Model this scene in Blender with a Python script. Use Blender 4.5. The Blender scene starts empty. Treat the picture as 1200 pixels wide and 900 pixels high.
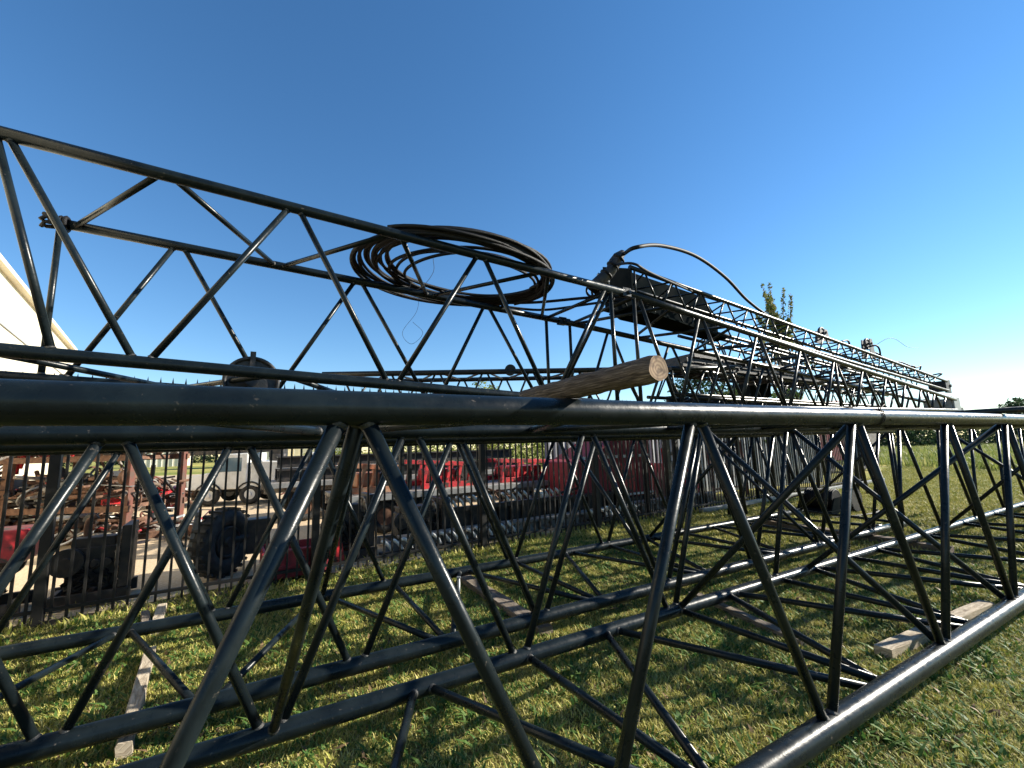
import bpy, math, random
from mathutils import Vector, Matrix
R=math.radians
rnd=random.Random(7)
V=Vector
sc=bpy.context.scene
col=sc.collection

# ------------------------------------------------------------------ camera
FPX=510.0; CAMZ=1.70
pit=math.atan(74/FPX); rol=0.03
Fw=V((0,math.cos(pit),math.sin(pit))); u0=V((0,-math.sin(pit),math.cos(pit))); r0=V((1,0,0))
Up=u0*math.cos(rol)+r0*math.sin(rol); Rt=r0*math.cos(rol)-u0*math.sin(rol)
CAM=V((0,0,CAMZ))
cd=bpy.data.cameras.new('camera'); cam=bpy.data.objects.new('camera',cd); col.objects.link(cam)
cd.sensor_width=36; cd.lens=FPX/1200*36; cd.clip_end=3000; cd.clip_start=0.05
m=Matrix.Identity(4)
for i in range(3): m[i][0]=Rt[i]; m[i][1]=Up[i]; m[i][2]=-Fw[i]; m[i][3]=CAM[i]
cam.matrix_world=m; sc.camera=cam
def ray(x,y): return (Fw+Rt*((x-600)/FPX)+Up*((450-y)/FPX))
def ground(x,y,z=0.0):
    w=ray(x,y); return CAM+w*((z-CAMZ)/w.z)
def atdepth(x,y,dep): return CAM+ray(x,y)*dep

# boom frame: s along, D away from the camera
YB=R(60.4); bd=V((math.sin(YB),math.cos(YB),0)); bn=V((-bd.y,bd.x,0))
def W(s,D,z): return bd*s+bn*D+V((0,0,z))
# fence frame
F0=V((-4.248,5.267,0)); YF=R(56.9); fd=V((math.sin(YF),math.cos(YF),0)); fn=V((-fd.y,fd.x,0))
def FW(t,o,z): return F0+fd*t+fn*o+V((0,0,z))

# ------------------------------------------------------------------ materials
def mat(name,base,rough=.6,metal=0.0,var=None,scale=6,bump=0.0,bscale=40,spec=.5,rvar=0.0,detail=6,thr=(.4,.65),var2=None,scale2=40,thr2=(.6,.7),coat=0,stretch=None):
    mt=bpy.data.materials.new(name); mt.use_nodes=True; nt=mt.node_tree; N=nt.nodes; L=nt.links
    b=N['Principled BSDF']; b.inputs['Base Color'].default_value=(*base,1); b.inputs['Roughness'].default_value=rough
    b.inputs['Metallic'].default_value=metal; b.inputs['Specular IOR Level'].default_value=spec
    if coat: b.inputs['Coat Weight'].default_value=coat
    tc=N.new('ShaderNodeTexCoord'); src=tc.outputs['Object']
    if stretch:
        mp=N.new('ShaderNodeMapping'); mp.inputs['Scale'].default_value=stretch; L.new(src,mp.inputs['Vector']); src=mp.outputs['Vector']
    def noise(sca,det=detail):
        n=N.new('ShaderNodeTexNoise'); n.inputs['Scale'].default_value=sca; n.inputs['Detail'].default_value=det; n.inputs['Roughness'].default_value=.6
        L.new(src,n.inputs['Vector']); return n
    cur=None
    def mixin(c2,sca,th,cur):
        n=noise(sca); rp=N.new('ShaderNodeValToRGB'); rp.color_ramp.elements[0].position=th[0]; rp.color_ramp.elements[1].position=th[1]
        L.new(n.outputs['Fac'],rp.inputs['Fac']); mx=N.new('ShaderNodeMix'); mx.data_type='RGBA'
        L.new(rp.outputs['Color'],mx.inputs['Factor'])
        if cur: L.new(cur,mx.inputs['A'])
        else: mx.inputs['A'].default_value=(*base,1)
        mx.inputs['B'].default_value=(*c2,1); return mx.outputs['Result']
    if var: cur=mixin(var,scale,thr,cur)
    if var2: cur=mixin(var2,scale2,thr2,cur)
    if cur: L.new(cur,b.inputs['Base Color'])
    if rvar:
        n=noise(scale*3); mr=N.new('ShaderNodeMapRange'); mr.inputs['To Min'].default_value=max(.05,rough-rvar); mr.inputs['To Max'].default_value=rough+rvar
        mr.inputs['From Min'].default_value=.3; mr.inputs['From Max'].default_value=.7
        L.new(n.outputs['Fac'],mr.inputs['Value']); L.new(mr.outputs['Result'],b.inputs['Roughness'])
    if bump:
        n=noise(bscale); bp=N.new('ShaderNodeBump'); bp.inputs['Strength'].default_value=bump; bp.inputs['Distance'].default_value=.01
        L.new(n.outputs['Fac'],bp.inputs['Height']); L.new(bp.outputs['Normal'],b.inputs['Normal'])
    return mt
M={}
M['boom']=mat('black boom paint',(.005,.008,.010),.30,0,var=(.010,.015,.017),scale=5,bump=.14,bscale=22,rvar=.08,var2=(.10,.085,.07),scale2=34,thr2=(.65,.75),spec=.22)
M['boomold']=mat('weathered boom paint',(.008,.012,.014),.33,0,var=(.022,.022,.02),scale=4,bump=.15,bscale=20,rvar=.12,spec=.26,var2=(.10,.055,.035),scale2=30,thr2=(.63,.72))
M['weld']=mat('weld bead',(.012,.015,.017),.5,.1,var=(.05,.045,.04),scale=60,bump=.5,bscale=150)
M['fence']=mat('black fence paint',(.008,.008,.008),.55,0,var=(.013,.012,.011),scale=9,bump=.15,spec=.3)
M['rope']=mat('greasy wire rope',(.008,.008,.009),.55,0,var=(.018,.012,.011),scale=7,thr=(.62,.8),spec=.2,bump=.6,bscale=120)
M['plate']=mat('flat black plate',(.008,.011,.012),.7,0,var=(.016,.018,.018),scale=3,spec=0)
M['hose']=mat('black hose rubber',(.005,.005,.006),.6,0,var=(.02,.02,.02),scale=8)
M['hose'].node_tree.nodes['Principled BSDF'].inputs['Specular IOR Level'].default_value=.15
M['rust']=mat('rusty steel',(.10,.05,.032),.85,0,var=(.19,.10,.06),scale=12,bump=.5,bscale=60)
M['rustred']=mat('red primer steel',(.13,.04,.026),.8,0,var=(.08,.05,.035),scale=6,bump=.3)
M['red']=mat('red machine paint',(.55,.025,.03),.45,0,var=(.32,.02,.03),scale=5,bump=.1,var2=(.04,.025,.02),scale2=9,thr2=(.5,.6))
M['dred']=mat('faded maroon paint',(.28,.02,.03),.6,0,var=(.20,.02,.03),scale=3,bump=.2,var2=(.10,.05,.04),scale2=14)
M['orange']=mat('faded orange paint',(.34,.10,.04),.65,0,var=(.30,.19,.12),scale=6)
M['white']=mat('white vehicle paint',(.72,.72,.70),.35,0,var=(.55,.54,.50),scale=3)
M['cream']=mat('cream sheet metal',(.72,.66,.50),.5,0,var=(.62,.56,.42),scale=.5,var2=(.50,.43,.32),scale2=1.2,thr2=(.58,.78),stretch=(1,1,.15))
M['glass']=mat('vehicle glass',(.10,.16,.20),.08,0,spec=1)
M['dark']=mat('dark oily steel',(.016,.018,.02),.5,.3,var=(.05,.04,.035),scale=8,bump=.4,rvar=.1)
M['grey']=mat('grey galvanised steel',(.30,.31,.31),.45,.5,var=(.22,.22,.22),scale=5,bump=.1)
M['pale']=mat('pale weathered steel beams',(.30,.28,.25),.75,0,var=(.14,.125,.11),scale=5,bump=.3,var2=(.10,.055,.035),scale2=14,thr2=(.5,.62))
M['tyre']=mat('tyre rubber',(.016,.016,.016),.8,0,var=(.04,.038,.035),scale=10,bump=.4)
M['corr']=mat('grey corrugated sheet',(.46,.48,.50),.5,.1,var=(.36,.37,.38),scale=1.5,var2=(.22,.15,.10),scale2=5,thr2=(.62,.8))
M['wooddark']=mat('dark timber',(.10,.07,.05),.85,0,var=(.19,.14,.10),scale=3,bump=.8,bscale=30,stretch=(1,1,6))
M['trim']=mat('roof trim',(.25,.25,.24),.5)

def woodmat(name,a,b,c,axis):
    mt=bpy.data.materials.new(name); mt.use_nodes=True; nt=mt.node_tree; N=nt.nodes; L=nt.links; bs=N['Principled BSDF']; bs.inputs['Roughness'].default_value=.85
    bs.inputs['Specular IOR Level'].default_value=.2
    uv=N.new('ShaderNodeUVMap'); mp=N.new('ShaderNodeMapping'); mp.inputs['Scale'].default_value=(16,2.6,1); L.new(uv.outputs[0],mp.inputs[0])
    n=N.new('ShaderNodeTexNoise'); n.inputs['Scale'].default_value=3.0; n.inputs['Detail'].default_value=9; n.inputs['Roughness'].default_value=.65; n.inputs['Distortion'].default_value=.7
    L.new(mp.outputs[0],n.inputs['Vector'])
    rp=N.new('ShaderNodeValToRGB'); e=rp.color_ramp.elements; e[0].position=.3; e[0].color=(*a,1); e[1].position=.68; e[1].color=(*c,1); x=e.new(.5); x.color=(*b,1)
    L.new(n.outputs['Fac'],rp.inputs['Fac']); L.new(rp.outputs['Color'],bs.inputs['Base Color'])
    bp=N.new('ShaderNodeBump'); bp.inputs['Strength'].default_value=.9; bp.inputs['Distance'].default_value=.008; L.new(n.outputs['Fac'],bp.inputs['Height']); L.new(bp.outputs['Normal'],bs.inputs['Normal'])
    return mt
M['log']=woodmat('weathered log',(.016,.012,.010),(.085,.066,.052),(.22,.175,.135),0)
M['timber']=woodmat('bleached timber',(.16,.12,.09),(.38,.32,.24),(.55,.48,.38),0)
M['board']=woodmat('old board',(.07,.055,.045),(.17,.14,.11),(.27,.23,.19),0)
def endmat():
    mt=bpy.data.materials.new('sawn end grain'); mt.use_nodes=True; nt=mt.node_tree; N=nt.nodes; L=nt.links; bs=N['Principled BSDF']; bs.inputs['Roughness'].default_value=.85
    uv=N.new('ShaderNodeUVMap'); n=N.new('ShaderNodeTexNoise'); n.inputs['Scale'].default_value=3; L.new(uv.outputs[0],n.inputs['Vector'])
    w=N.new('ShaderNodeTexWave'); w.wave_type='RINGS'; w.rings_direction='Z'; w.inputs['Scale'].default_value=1.1; w.inputs['Distortion'].default_value=3.2; w.inputs['Detail'].default_value=3
    L.new(uv.outputs[0],w.inputs['Vector'])
    rp=N.new('ShaderNodeValToRGB'); e=rp.color_ramp.elements; e[0].color=(.24,.15,.09,1); e[1].color=(.42,.28,.17,1)
    L.new(w.outputs['Fac'],rp.inputs['Fac'])
    n2=N.new('ShaderNodeTexNoise'); n2.inputs['Scale'].default_value=1.4; n2.inputs['Detail'].default_value=6; L.new(uv.outputs[0],n2.inputs['Vector'])
    rp2=N.new('ShaderNodeValToRGB'); rp2.color_ramp.elements[0].position=.38; rp2.color_ramp.elements[1].position=.52; L.new(n2.outputs['Fac'],rp2.inputs['Fac'])
    mx=N.new('ShaderNodeMix'); mx.data_type='RGBA'; L.new(rp2.outputs['Color'],mx.inputs['Factor']); mx.inputs['A'].default_value=(.13,.08,.05,1); L.new(rp.outputs['Color'],mx.inputs['B'])
    L.new(mx.outputs['Result'],bs.inputs['Base Color']); return mt
M['logend']=endmat()

def leafmat(name,c1,c2,c3,trans=.35):
    mt=bpy.data.materials.new(name); mt.use_nodes=True; nt=mt.node_tree; N=nt.nodes; L=nt.links; b=N['Principled BSDF']; b.inputs['Roughness'].default_value=.6
    b.inputs['Specular IOR Level'].default_value=.25
    g=N.new('ShaderNodeNewGeometry'); rp=N.new('ShaderNodeValToRGB'); e=rp.color_ramp.elements; e[0].color=(*c1,1); e[1].color=(*c3,1); x=e.new(.5); x.color=(*c2,1)
    L.new(g.outputs['Random Per Island'],rp.inputs['Fac']); L.new(rp.outputs['Color'],b.inputs['Base Color'])
    t=N.new('ShaderNodeBsdfTranslucent'); L.new(rp.outputs['Color'],t.inputs['Color']); mx=N.new('ShaderNodeMixShader'); mx.inputs[0].default_value=trans
    L.new(b.outputs[0],mx.inputs[1]); L.new(t.outputs[0],mx.inputs[2]); L.new(mx.outputs[0],N['Material Output'].inputs['Surface']); return mt
M['leaf']=leafmat('tree leaves',(.035,.07,.015),(.06,.11,.025),(.11,.14,.04))
M['leafm']=leafmat('pale shoot leaves',(.08,.12,.025),(.14,.17,.04),(.24,.20,.07),.45)
M['leafy']=leafmat('yellow green leaves',(.10,.15,.02),(.17,.21,.03),(.24,.26,.05))
M['leafd']=leafmat('dark distant leaves',(.025,.05,.02),(.035,.065,.028),(.06,.09,.04))
M['blade']=leafmat('grass blades',(.10,.15,.018),(.33,.34,.05),(.62,.54,.20),.2)
M['blade2']=leafmat('field grass blades',(.16,.20,.03),(.32,.32,.06),(.55,.48,.18),.2)
M['tall']=leafmat('tall field grass',(.14,.19,.03),(.24,.27,.07),(.36,.34,.13),.35)
M['bark']=mat('bark',(.09,.07,.05),.9,0,var=(.15,.12,.09),scale=9,bump=.8)

def groundmat():
    mt=bpy.data.materials.new('lawn soil'); mt.use_nodes=True; nt=mt.node_tree; N=nt.nodes; L=nt.links; b=N['Principled BSDF']; b.inputs['Roughness'].default_value=.95; b.inputs['Specular IOR Level'].default_value=.1
    tc=N.new('ShaderNodeTexCoord')
    def nz(s,d=8):
        n=N.new('ShaderNodeTexNoise'); n.inputs['Scale'].default_value=s; n.inputs['Detail'].default_value=d; n.inputs['Roughness'].default_value=.62; L.new(tc.outputs['Object'],n.inputs['Vector']); return n
    rp=N.new('ShaderNodeValToRGB'); e=rp.color_ramp.elements; e[0].position=.38; e[0].color=(.06,.05,.025,1); e[1].position=.68; e[1].color=(.32,.27,.11,1); x=e.new(.5); x.color=(.17,.17,.05,1)
    L.new(nz(1.3).outputs['Fac'],rp.inputs['Fac'])
    rp2=N.new('ShaderNodeValToRGB'); e=rp2.color_ramp.elements; e[0].position=.35; e[0].color=(.35,.35,.35,1); e[1].position=.7; e[1].color=(1.35,1.3,1.2,1)
    L.new(nz(38).outputs['Fac'],rp2.inputs['Fac']); mx=N.new('ShaderNodeMix'); mx.data_type='RGBA'; mx.blend_type='MULTIPLY'; mx.inputs['Factor'].default_value=1
    L.new(rp.outputs['Color'],mx.inputs['A']); L.new(rp2.outputs['Color'],mx.inputs['B'])
    # far field is drier and yellower
    big=N.new('ShaderNodeMapping'); big.inputs['Scale'].default_value=(.05,.35,1); big.inputs['Rotation'].default_value=(0,0,R(-20)); L.new(tc.outputs['Object'],big.inputs[0])
    n3=N.new('ShaderNodeTexNoise'); n3.inputs['Scale'].default_value=.9; n3.inputs['Detail'].default_value=6; L.new(big.outputs[0],n3.inputs['Vector'])
    rp3=N.new('ShaderNodeValToRGB'); e=rp3.color_ramp.elements; e[0].position=.35; e[0].color=(.17,.20,.04,1); e[1].position=.65; e[1].color=(.46,.38,.12,1)
    L.new(n3.outputs['Fac'],rp3.inputs['Fac'])
    ln=N.new('ShaderNodeVectorMath'); ln.operation='LENGTH'; L.new(tc.outputs['Object'],ln.inputs[0]); mr=N.new('ShaderNodeMapRange'); mr.inputs['From Min'].default_value=9; mr.inputs['From Max'].default_value=24; L.new(ln.outputs['Value'],mr.inputs['Value'])
    m2=N.new('ShaderNodeMix'); m2.data_type='RGBA'; L.new(mr.outputs[0],m2.inputs['Factor']); L.new(mx.outputs['Result'],m2.inputs['A']); L.new(rp3.outputs['Color'],m2.inputs['B'])
    # bare brown patches
    rp4=N.new('ShaderNodeValToRGB'); rp4.color_ramp.elements[0].position=.60; rp4.color_ramp.elements[1].position=.68; L.new(nz(.55).outputs['Fac'],rp4.inputs['Fac'])
    m3=N.new('ShaderNodeMix'); m3.data_type='RGBA'; L.new(rp4.outputs['Color'],m3.inputs['Factor']); L.new(m2.outputs['Result'],m3.inputs['A']); m3.inputs['B'].default_value=(.20,.145,.095,1)
    L.new(m3.outputs['Result'],b.inputs['Base Color'])
    bp=N.new('ShaderNodeBump'); bp.inputs['Strength'].default_value=.8; bp.inputs['Distance'].default_value=.03; L.new(nz(25).outputs['Fac'],bp.inputs['Height']); L.new(bp.outputs['Normal'],b.inputs['Normal'])
    return mt
M['lawn']=groundmat()
M['gravel']=mat('tan gravel',(.54,.41,.26),.95,0,var=(.42,.31,.20),scale=.8,bump=1,bscale=30,var2=(.58,.47,.33),scale2=26,thr2=(.45,.6),spec=.1)

# ------------------------------------------------------------------ mesh helpers
ORG={}
class MB:
    def __init__(s): s.v=[]; s.f=[]; s.sm=[]; s.mi=[]; s.uv={}
    def face(s,idx,smooth=False,mi=0): s.f.append(tuple(idx)); s.sm.append(smooth); s.mi.append(mi)
    def frame(s,d):
        d=d.normalized(); a=V((0,0,1)) if abs(d.z)<.9 else V((1,0,0)); x=d.cross(a).normalized(); y=d.cross(x).normalized(); return x,y
    def tube(s,p0,p1,r,seg=14,r1=None,caps=True,mi=0):
        s.path([p0,p1],[r,r1 if r1 is not None else r],seg,caps,mi); return s
    def path(s,pts,rad,seg=10,caps=True,mi=0,closed=False,wob=0,uvs=False):
        pts=[V(p) for p in pts]; n=len(pts)
        if not isinstance(rad,(list,tuple)): rad=[rad]*n
        base=len(s.v); x,y=s.frame(pts[1]-pts[0]); acc=0
        for i,p in enumerate(pts):
            if closed: t=pts[(i+1)%n]-pts[i-1]
            else: t=pts[min(i+1,n-1)]-pts[max(i-1,0)]
            t.normalize(); x=(x-t*x.dot(t)).normalized(); y=t.cross(x)
            if i: acc+=(p-pts[i-1]).length
            for k in range(seg):
                a=2*math.pi*k/seg; rr=rad[i]*(1+(wob*math.sin(3*a+i*1.3)+wob*.7*math.sin(5*a-i*.9) if wob else 0))
                s.v.append(p+(x*math.cos(a)+y*math.sin(a))*rr)
                if uvs: s.uv[len(s.v)-1]=(k/seg,acc)
        for i in range(n if closed else n-1):
            a0=base+i*seg; a1=base+((i+1)%n)*seg
            for k in range(seg):
                k2=(k+1)%seg; s.face((a0+k,a0+k2,a1+k2,a1+k),True,mi)
        if caps and not closed:
            s.face([base+k for k in range(seg)][::-1],False,mi); s.face([base+(n-1)*seg+k for k in range(seg)],False,mi)
        return s
    def box(s,c,sx,sy,sz,ax=V((1,0,0)),az=V((0,0,1)),mi=0,taper=1):
        ax=ax.normalized(); az=az.normalized(); ay=az.cross(ax).normalized(); b=len(s.v); c=V(c)
        for k in (-1,1):
            tp=taper if k==1 else 1
            for (i,j) in ((-1,-1),(1,-1),(1,1),(-1,1)):
                s.v.append(c+ax*(i*sx/2*tp)+ay*(j*sy/2*tp)+az*(k*sz/2))
        for q in ((0,3,2,1),(4,5,6,7),(0,1,5,4),(1,2,6,5),(2,3,7,6),(3,0,4,7)): s.face([b+i for i in q],False,mi)
        return s
    def beam(s,p0,p1,w,h,up=V((0,0,1)),mi=0):
        p0=V(p0);p1=V(p1);d=(p1-p0); L_=d.length; d.normalize(); z=(up-d*up.dot(d)).normalized()
        return s.box((p0+p1)/2,L_,w,h,d,z,mi)
    def prism(s,poly,axis,mi=0):           # poly = list of points, extruded by vector axis
        b=len(s.v); n=len(poly)
        for p in poly: s.v.append(V(p))
        for p in poly: s.v.append(V(p)+axis)
        s.face([b+i for i in range(n)][::-1],False,mi); s.face([b+n+i for i in range(n)],False,mi)
        for i in range(n): j=(i+1)%n; s.face((b+i,b+j,b+n+j,b+n+i),False,mi)
        return s
    def disc(s,c,axis,r,w,seg=28,mi=0,inner=None):
        c=V(c); axis=axis.normalized(); return s.tube(c-axis*w/2,c+axis*w/2,r,seg,mi=mi)
    def torus(s,c,axis,R_,r,seg=36,cs=10,mi=0):
        axis=axis.normalized(); x,y=s.frame(axis)
        return s.path([V(c)+(x*math.cos(2*math.pi*k/seg)+y*math.sin(2*math.pi*k/seg))*R_ for k in range(seg)],r,cs,closed=True,mi=mi)
    def build(s,name,mats,parent=None,bevel=0):
        org=V((0,0,0))
        if parent is not None: org=ORG[parent.name]
        me=bpy.data.meshes.new(name); me.from_pydata([tuple(p-org) for p in s.v],[],s.f)
        if not isinstance(mats,(list,tuple)): mats=[mats]
        for x in mats: me.materials.append(x)
        me.polygons.foreach_set('use_smooth',s.sm); me.polygons.foreach_set('material_index',s.mi)
        if s.uv:
            ul=me.uv_layers.new(name='UVMap')
            for p in me.polygons:
                us=[s.uv.get(v,(0,0)) for v in p.vertices]; wrap=max(u[0] for u in us)-min(u[0] for u in us)>.5
                for li,u in zip(p.loop_indices,us): ul.data[li].uv=((u[0]+1 if wrap and u[0]<.5 else u[0]),u[1])
        me.update(); o=bpy.data.objects.new(name,me); col.objects.link(o)
        if parent is not None: o.parent=parent
        ORG[o.name]=org
        if bevel:
            bv=o.modifiers.new('bevel','BEVEL'); bv.width=bevel; bv.segments=2; bv.limit_method='ANGLE'
        return o
def tag(o,label=None,cat=None,group=None,kind=None):
    if label: o['label']=label
    if cat: o['category']=cat
    if group: o['group']=group
    if kind: o['kind']=kind
    return o
def thing(name,loc,label,cat,group=None):
    o=bpy.data.objects.new(name,None); o.empty_display_size=.2; o.location=loc; col.objects.link(o); ORG[o.name]=V(loc); return tag(o,label,cat,group)
def rebase(o):
    """move a single-mesh thing's origin to the middle of its base"""
    me=o.data; xs=[v.co for v in me.vertices]; c=V(((min(v.x for v in xs)+max(v.x for v in xs))/2,(min(v.y for v in xs)+max(v.y for v in xs))/2,min(v.z for v in xs)))
    me.transform(Matrix.Translation(-c)); o.location=c; return o

# ------------------------------------------------------------------ booms
def make_boom(root,chords,sides,posts,rb,matb,extra_weld=True,maxn=92):
    """chords: dict key->(p(s) function, s0, s1, r); sides: list of (k1,k2,nodes1,nodes2) zigzags; posts: list of (k1,s1,k2,s2)"""
    for k,(fn_,s0,s1,r) in chords.items():
        mb=MB(); n=max(2,int((s1-s0)/1.2)); pts=[fn_(s0+(s1-s0)*i/n) for i in range(n+1)]
        mb.path(pts,r,24); mb.build('chord',matb,root)
    br=[]
    for (k1,k2,n1,n2) in sides:
        allp=sorted([(s,k1) for s in n1]+[(s,k2) for s in n2])
        for (sa,ka),(sb,kb) in zip(allp,allp[1:]):
            if ka==kb: continue
            off=.022 if ka+kb in ('AB','BA') else .04
            br.append((chords[ka][0](sa+off),chords[kb][0](sb-off),chords[ka][3],chords[kb][3]))
    for (k1,s1,k2,s2) in posts: br.append((chords[k1][0](s1),chords[k2][0](s2),chords[k1][3],chords[k2][3]))
    br.sort(key=lambda b: min((b[0]-CAM).length,(b[1]-CAM).length,((b[0]+b[1])/2-CAM).length))
    def one(mb,b):
        d=(b[1]-b[0]).normalized(); a=b[0]+d*b[2]*.55; e=b[1]-d*b[3]*.55
        mb.tube(a,e,rb,14)
        if extra_weld:
            for p,dd,rc in ((b[0],d,b[2]),(b[1],-d,b[3])):
                w0=p+dd*(rc*.9); w1=p+dd*(rc*1.06+.007)
                mb.path([w0,w0+(w1-w0)*.5,w1],[rb*1.2,rb*1.12,rb*.98],14,caps=False,mi=1)
    for b in br[:maxn]:
        mb=MB(); one(mb,b); mb.build('brace',[matb,M['weld']],root)
    if br[maxn:]:
        mb=MB()
        for b in br[maxn:]: one(mb,b)
        o=mb.build('brace',[matb,M['weld']],root); o['kind']='stuff'
def nodes(a,p,s0,s1):
    k=math.ceil((s0-a)/p); out=[]
    while a+k*p<=s1: out.append(a+k*p); k+=1
    return out
def lin(D0,z0,D1=None,z1=None,sa=0,sb=1):
    D1=D0 if D1 is None else D1; z1=z0 if z1 is None else z1
    return lambda s: W(s,D0+(D1-D0)*(s-sa)/(sb-sa),z0+(z1-z0)*(s-sa)/(sb-sa))

# 1 nearest boom section
S0,S1=-3.4,16.0
near=thing('lattice_boom',W(6,2.2,0),'black tubular lattice boom section nearest the camera, with the wooden log lying across its top','crane boom','boom sections lying on the lawn')
ch=dict(A=(lin(1.42,1.835),S0,S1,.054),B=(lin(1.42,.18),S0,S1,.062),C=(lin(2.99,.175),S0,S1,.056),E=(lin(3.07,1.835),S0,S1,.054))
a0,a1=S0+.2,S1-.2
sides=[('A','B',nodes(.235,1.6,a0,a1),nodes(1.08,1.6,a0,a1)),('C','E',nodes(.1,1.6,a0,a1),nodes(.9,1.6,a0,a1)),
       ('B','C',nodes(.15,1.6,a0,a1),nodes(.95,1.6,a0,a1)),('A','E',nodes(1.15,1.6,a0,a1),nodes(.35,1.6,a0,a1))]
posts=[('A',.26,'C',.11),('A',3.49,'C',3.39),('E',4.1,'B',4.3),('E',5.75,'B',5.85),('A',6.72,'C',5.5),('A',9.9,'C',9.7),('E',10.5,'B',10.7),
       ('B',3.43,'C',3.39),('B',5.03,'C',5.0),('B',1.8,'C',1.75),('B',6.6,'C',6.6),
       ('A',a0,'B',a0),('C',a0,'E',a0),('A',a1,'B',a1),('C',a1,'E',a1)]
make_boom(near,ch,sides,posts,.026,M['boom'])

# 2 second section on the ground, between the near boom and the fence
second=thing('lattice_boom',W(4,4.4,0),'black lattice boom section on the grass between the nearest boom and the picket fence','crane boom','boom sections lying on the lawn')
T0,T1=-4.0,10.0
ch=dict(F=(lin(3.55,.17),T0,T1,.058),G=(lin(5.25,.20),T0,T1,.056),f=(lin(3.55,1.80),T0,T1-.05,.05),g=(lin(5.25,1.80),T0,T1-.05,.05))
a0,a1=T0+.15,T1-.12
sides=[('F','f',nodes(.65,1.6,a0,a1),nodes(1.45,1.6,a0,a1)),('G','g',nodes(1.3,1.6,a0,a1),nodes(.5,1.6,a0,a1)),
       ('F','G',nodes(1.35,1.6,a0,a1),nodes(.6,1.6,a0,a1)),('f','g',nodes(.65,1.6,a0,a1),nodes(1.45,1.6,a0,a1))]
posts=[('F',a1,'f',a1),('F',a1-.12,'f',a1-.12),('G',a1,'g',a1),('F',a1,'G',a1),('f',a1,'g',a1),('F',a0,'f',a0),('G',a0,'g',a0),('f',a1,'G',a1-.1),('F',2.2,'g',2.2),('g',3.9,'F',3.85),('f',.65,'G',.6),('f',5.45,'G',5.4),('F',7.0,'g',7.0),('F',2.95,'G',2.95),('F',4.55,'G',4.55),('F',6.15,'G',6.15),('F',7.75,'G',7.75),('F',1.35,'G',1.35)]
make_boom(second,ch,sides,posts,.025,M['boom'],maxn=86)

# 3 upper boom, resting on timber on top of the second
zt=lambda s:4.085-.046*s
def up(D,dz): return lambda s: W(s,D,zt(s)-dz)
upper=thing('lattice_boom',W(1,5.25,2.4),'black lattice boom section raised on the others, carrying the rope coil','crane boom','boom sections raised on the pile')
U0,U1=-2.05,4.42
ch=dict(I=(up(4.47,0),U0,U1,.052),J=(up(6.04,0),-1.97,U1,.052),H=(up(4.47,1.66),-4.0,U1,.052),K=(up(6.04,1.66),-4.0,U1,.052))
sides=[('I','H',[-1.85,.15,2.16,4.15],[-.9,1.12,3.1]),('J','K',[-.97,1.03,3.0],[-1.85,.03,2.1,4.1]),('I','J',[-.85,1.15,3.1],[-1.9,.05,2.05,4.1]),('H','K',[-1.9,.1,2.1,4.1],[-.9,1.1,3.1])]
posts=[('I',-1.88,'H',-1.42),('J',-1.98,'K',-1.98),('I',4.2,'H',4.2),('J',4.15,'K',4.15),('I',4.2,'K',4.15),('J',4.15,'I',4.25),('H',-3.9,'K',-2.6)]
make_boom(upper,ch,sides,posts,.028,M['boom'])
for (D,dz) in ((4.47,0),(6.04,0),(4.47,1.66),(6.04,1.66)):
    mb=MB()
    for e in (-.035,.035): mb.box(W(4.48,D+e,zt(4.48)-dz),.16,.02,.13,bd)
    mb.tube(W(4.51,D-.075,zt(4.5)-dz),W(4.51,D+.075,zt(4.5)-dz),.028,12); mb.build('pin_lug',M['boomold'],upper,.004)
mb=MB()
for e in (-.05,.05): mb.box(W(-2.0,6.04+e,zt(-2.0)),.12,.02,.10,bd)
mb.tube(W(-2.02,5.96,zt(-2.0)),W(-2.02,6.12,zt(-2.0)),.035,12)
mb.build('pin_lug',M['rope'],upper,.004)
for k in range(5):
    pass

# 4 tapered boom section pinned on to it
taper=thing('tapered_boom',W(11,5.25,2.4),'tapered black lattice boom section running from the pinned joint to its blunt tip','crane boom','boom sections raised on the pile')
X0,X1=4.55,18.5
ch=dict(I=(lin(4.47,3.875,4.93,2.74,X0,X1),X0,X1,.05),J=(lin(6.04,3.875,5.6,2.74,X0,X1),X0,X1,.05),H=(lin(4.47,2.215,4.93,2.42,X0,X1),X0,X1,.05),K=(lin(6.04,2.215,5.6,2.42,X0,X1),X0,X1,.05))
nt_=[4.72,6.2,7.86,9.4,10.8,12.2,13.5,14.7,15.8,16.8,17.7]; nb_=[(a+b)/2 for a,b in zip(nt_,nt_[1:])]
sides=[('I','H',nt_,nb_),('J','K',[s+.1 for s in nb_],[s+.1 for s in nt_[:-1]]),('I','J',nb_[:8],nt_[:9]),('H','K',nt_[:8],nb_[:8])]
posts=[('I',4.65,'H',4.65),('J',4.65,'K',4.65),('I',4.7,'J',4.7),('I',10.82,'H',10.82),('I',14.0,'H',14.0),('I',16.2,'H',16.2),('J',10.8,'K',10.8)]
make_boom(taper,ch,sides,posts,.027,M['boomold'],maxn=80)
for (D,z) in ((4.47,3.875),(6.04,3.875),(4.47,2.215),(6.04,2.215)):
    mb=MB()
    mb.box(W(4.56,D,z),.2,.045,.12,bd); mb.build('pin_lug',M['boomold'],taper,.004)
mb=MB(); mb.box(W(18.55,4.93,2.58),.5,.06,.5,bd); mb.box(W(18.55,5.6,2.58),.5,.06,.5,bd); mb.box(W(18.3,5.26,2.58),.05,.6,.4,bd); mb.build('tip_plate',M['grey'],taper,.01)
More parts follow.
